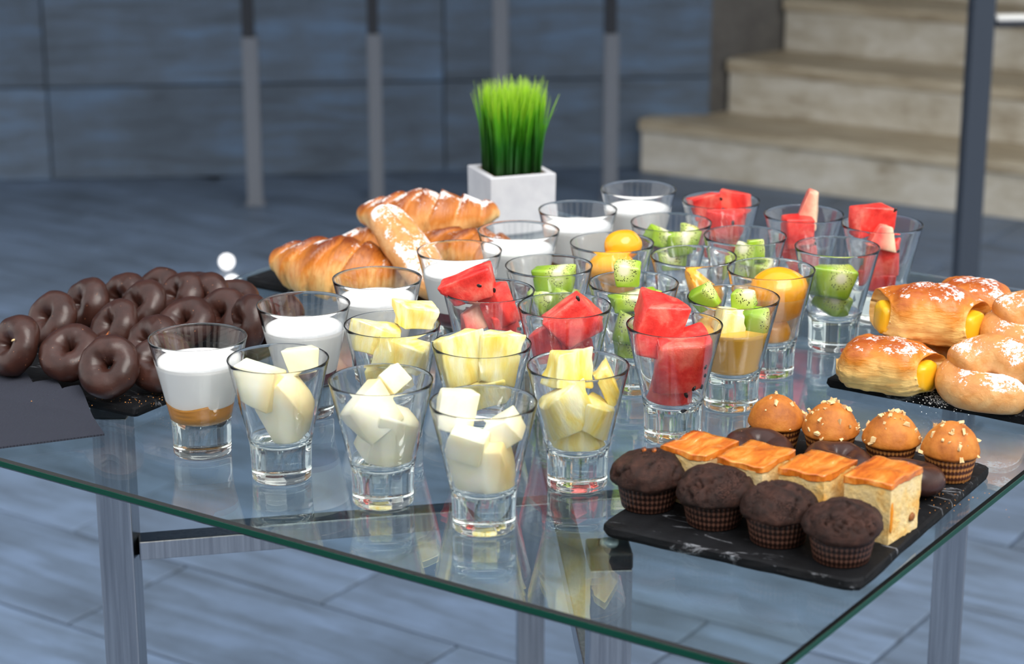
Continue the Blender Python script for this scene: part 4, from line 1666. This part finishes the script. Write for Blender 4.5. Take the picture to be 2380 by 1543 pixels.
puff_pastry((0.3015, 1.6300, 0.0305), -20, 0, 0.076, 0.056, 0.044, 1, 'sugared puff pastry with cream at its open end, nearest the front of its board', (1,))
puff_pastry((0.3420, 1.6640, 0.0620), -14, 3, 0.080, 0.062, 0.048, 2, 'sugared puff pastry with cream at both ends, on top of the pile', (-1, 1))
puff_pastry((0.3420, 1.6900, 0.0270), -20, 0, 0.070, 0.055, 0.038, 3, 'shadowed puff pastry underneath the top one', (1,))
puff_pastry((0.3880, 1.7130, 0.0550), -24, 4, 0.070, 0.058, 0.046, 4, 'sugared puff pastry at the back of its board', ())
puff_pastry((0.4180, 1.6600, 0.0270), -30, 0, 0.060, 0.052, 0.038, 5, 'puff pastry hidden between the knotted bun and the back pastry', ())
put(croissant('croissant', 0.090, 0.0200, 1.0, 3.0, 8), 'croissant', 'croissant_crust', (0.4480, 1.7000, 0.0480), (0, 10, -30),
    'small croissant at the right end of the cream pastry board', 'croissant')


def knot_bun(seed, sc=1.0):
    """two fat ropes folded over one another, grown as one skin"""
    vs_all, fs_all, br = [], [], []
    def rope(path, rad, nt=46, na=22):
        base_ = len(vs_all)
        for i in range(nt + 1):
            t = i / nt
            c = path(t)
            tg = (path(min(1, t + 0.01)) - path(max(0, t - 0.01))).normalized()
            s1 = tg.cross(Vector((0, 0, 1)))
            s1 = s1.normalized() if s1.length > 1e-4 else Vector((1, 0, 0))
            s2 = s1.cross(tg)
            ek = min(1.0, t / 0.12, (1 - t) / 0.12)
            rr = rad * (0.04 + 0.96 * math.sqrt(max(0, 1 - (1 - ek) ** 2)))
            for j in range(na):
                b = 2 * math.pi * j / na
                d_ = s1 * math.cos(b) + s2 * math.sin(b) * 0.92
                p = c + d_ * rr
                p += d_ * 0.0016 * fbm(p, 60, 3, seed)
                p.z = max(p.z, -0.0195 * sc)
                vs_all.append(p)
                br.append(0.30 + 0.30 * max(0, math.sin(b)) + 0.2 * noise.noise(p * 60))
        for i in range(nt):
            for j in range(na):
                fs_all.append((base_ + i * na + j, base_ + (i + 1) * na + j, base_ + (i + 1) * na + (j + 1) % na, base_ + i * na + (j + 1) % na))
        fs_all.append(tuple(base_ + j for j in range(na)))
        fs_all.append(tuple(base_ + nt * na + j for j in range(na))[::-1])
    def p1(t):
        a = math.pi * (0.15 + 1.75 * t)
        return Vector((0.026 * math.cos(a), -0.016 * math.sin(a) * -1, -0.004 + 0.004 * math.sin(t * 6))) * sc
    def p2(t):
        return Vector((-0.030 + 0.062 * t, -0.006 + 0.016 * math.sin(t * 3.1), 0.006 + 0.011 * math.sin(math.pi * t))) * sc
    rope(p1, 0.0185 * sc)
    rope(p2, 0.0185 * sc)
    return recalc(mesh('knot_bun', vs_all, fs_all, True, br))


kb = knot_bun(3)
put(kb, 'knotted_bun', 'bun_crust', (0.3800, 1.5950, 0.0285), (0, 0, -24), 'pale knotted bun dusted with sugar, cut by the frame edge', 'bun', 'knotted buns')
put(knot_bun(4, 0.95), 'knotted_bun', 'bun_crust', (0.4200, 1.6400, 0.0540), (0, 4, -30), 'second knotted bun lying higher, behind the nearest one', 'bun', 'knotted buns')

# sugar dust and crumbs that fell on the boards
def scatter(name, cx_, cy_, rx, ry, n, s0, s1, mat, label, cat, seed, z=0.0083):
    rnd = random.Random(seed)
    V, F = [], []
    for _ in range(n):
        x = cx_ + rnd.gauss(0, rx)
        y = cy_ + rnd.gauss(0, ry)
        s_ = rnd.uniform(s0, s1)
        b0 = len(V)
        for (ax_, ay_, az_) in ((1, 0, 0), (-0.5, 0.8, 0), (-0.5, -0.8, 0), (0, 0, 0.9)):
            V.append((x - cx_ + ax_ * s_ * rnd.uniform(.6, 1.3), y - cy_ + ay_ * s_ * rnd.uniform(.6, 1.3), az_ * s_))
        F += [(b0, b0 + 1, b0 + 3), (b0 + 1, b0 + 2, b0 + 3), (b0 + 2, b0, b0 + 3), (b0, b0 + 2, b0 + 1)]
    o = link(name, mesh(name, V, F, False), mat, None, (cx_, cy_, T + z))
    return tag(o, label, cat, kind='stuff')


scatter('sugar_dust', 0.3430, 1.6080, 0.010, 0.014, 260, 0.0002, 0.0007, 'sugar', 'powdered sugar spilt on the board beside the nearest cream pastry', 'sugar', 1)
scatter('crumbs', -0.300, 1.6100, 0.030, 0.010, 60, 0.0003, 0.0008, 'crumb_bits', 'small golden crumbs on the board in front of the chocolate rings', 'crumbs', 2)
scatter('crumbs', 0.300, 1.3900, 0.022, 0.016, 60, 0.0003, 0.0007, 'crumb_bits', 'small golden crumbs on the muffin board near its rounded corner', 'crumbs', 3)

# ================================================================= POTTED GRASS
pot = empty('potted_grass', (-0.0005, 2.2003, T), R(20.5))
tag(pot, 'bright green grass in a square white pot behind the croissants', 'plant')
PWD, PHH, th_ = 0.0735, 0.0665, 0.0075
bm = bmesh.new()
def loop(s_, z):
    return [bm.verts.new((sx_ * s_, sy_ * s_, z)) for sx_, sy_ in ((-1, -1), (1, -1), (1, 1), (-1, 1))]
lo, lb, lt, li, lin = loop(PWD / 2 * 0.97, 0.0003), loop(PWD / 2 * 0.975, 0.001), loop(PWD / 2, PHH), loop(PWD / 2 - th_, PHH), loop(PWD / 2 - th_, PHH - 0.012)
for a_, b_ in ((lo, lb), (lb, lt), (lt, li), (li, lin)):
    for i in range(4):
        bm.faces.new((a_[i], a_[(i + 1) % 4], b_[(i + 1) % 4], b_[i]))
bm.faces.new(lo[::-1])
bm.faces.new(lin)
bmesh.ops.recalc_face_normals(bm, faces=bm.faces)
bmesh.ops.bevel(bm, geom=[e for e in bm.edges], offset=0.0009, segments=2, affect='EDGES', profile=0.5)
link('pot', bm_mesh('pot', bm), 'white_ceramic', pot)
rnd = random.Random(3)
V, F = [], []
n = 26
s_ = PWD / 2 - th_ - 0.0003
for j in range(n + 1):
    for i in range(n + 1):
        V.append(((i / n * 2 - 1) * s_, (j / n * 2 - 1) * s_, PHH - 0.0045 + rnd.uniform(-0.002, 0.0035)))
for j in range(n):
    for i in range(n):
        a = j * (n + 1) + i
        F.append((a, a + 1, a + n + 2, a + n + 1))
link('bark_mulch', mesh('bark_mulch', V, F, False), 'bark', pot)['kind'] = 'stuff'
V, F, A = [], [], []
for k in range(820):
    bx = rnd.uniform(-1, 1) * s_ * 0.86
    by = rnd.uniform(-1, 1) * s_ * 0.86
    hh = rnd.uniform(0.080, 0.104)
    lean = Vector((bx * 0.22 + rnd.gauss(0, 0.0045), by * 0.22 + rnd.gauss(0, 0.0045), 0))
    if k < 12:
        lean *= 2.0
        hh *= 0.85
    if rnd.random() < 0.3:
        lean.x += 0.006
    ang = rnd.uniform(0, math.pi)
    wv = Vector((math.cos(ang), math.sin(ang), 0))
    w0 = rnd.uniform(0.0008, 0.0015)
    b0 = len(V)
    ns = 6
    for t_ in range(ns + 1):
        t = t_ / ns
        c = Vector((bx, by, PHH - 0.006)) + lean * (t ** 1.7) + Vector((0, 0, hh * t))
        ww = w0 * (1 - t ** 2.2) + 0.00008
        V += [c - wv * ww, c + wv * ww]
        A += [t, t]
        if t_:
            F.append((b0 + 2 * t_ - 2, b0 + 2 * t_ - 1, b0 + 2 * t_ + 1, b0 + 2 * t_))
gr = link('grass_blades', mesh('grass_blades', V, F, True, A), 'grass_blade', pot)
gr['kind'] = 'stuff'
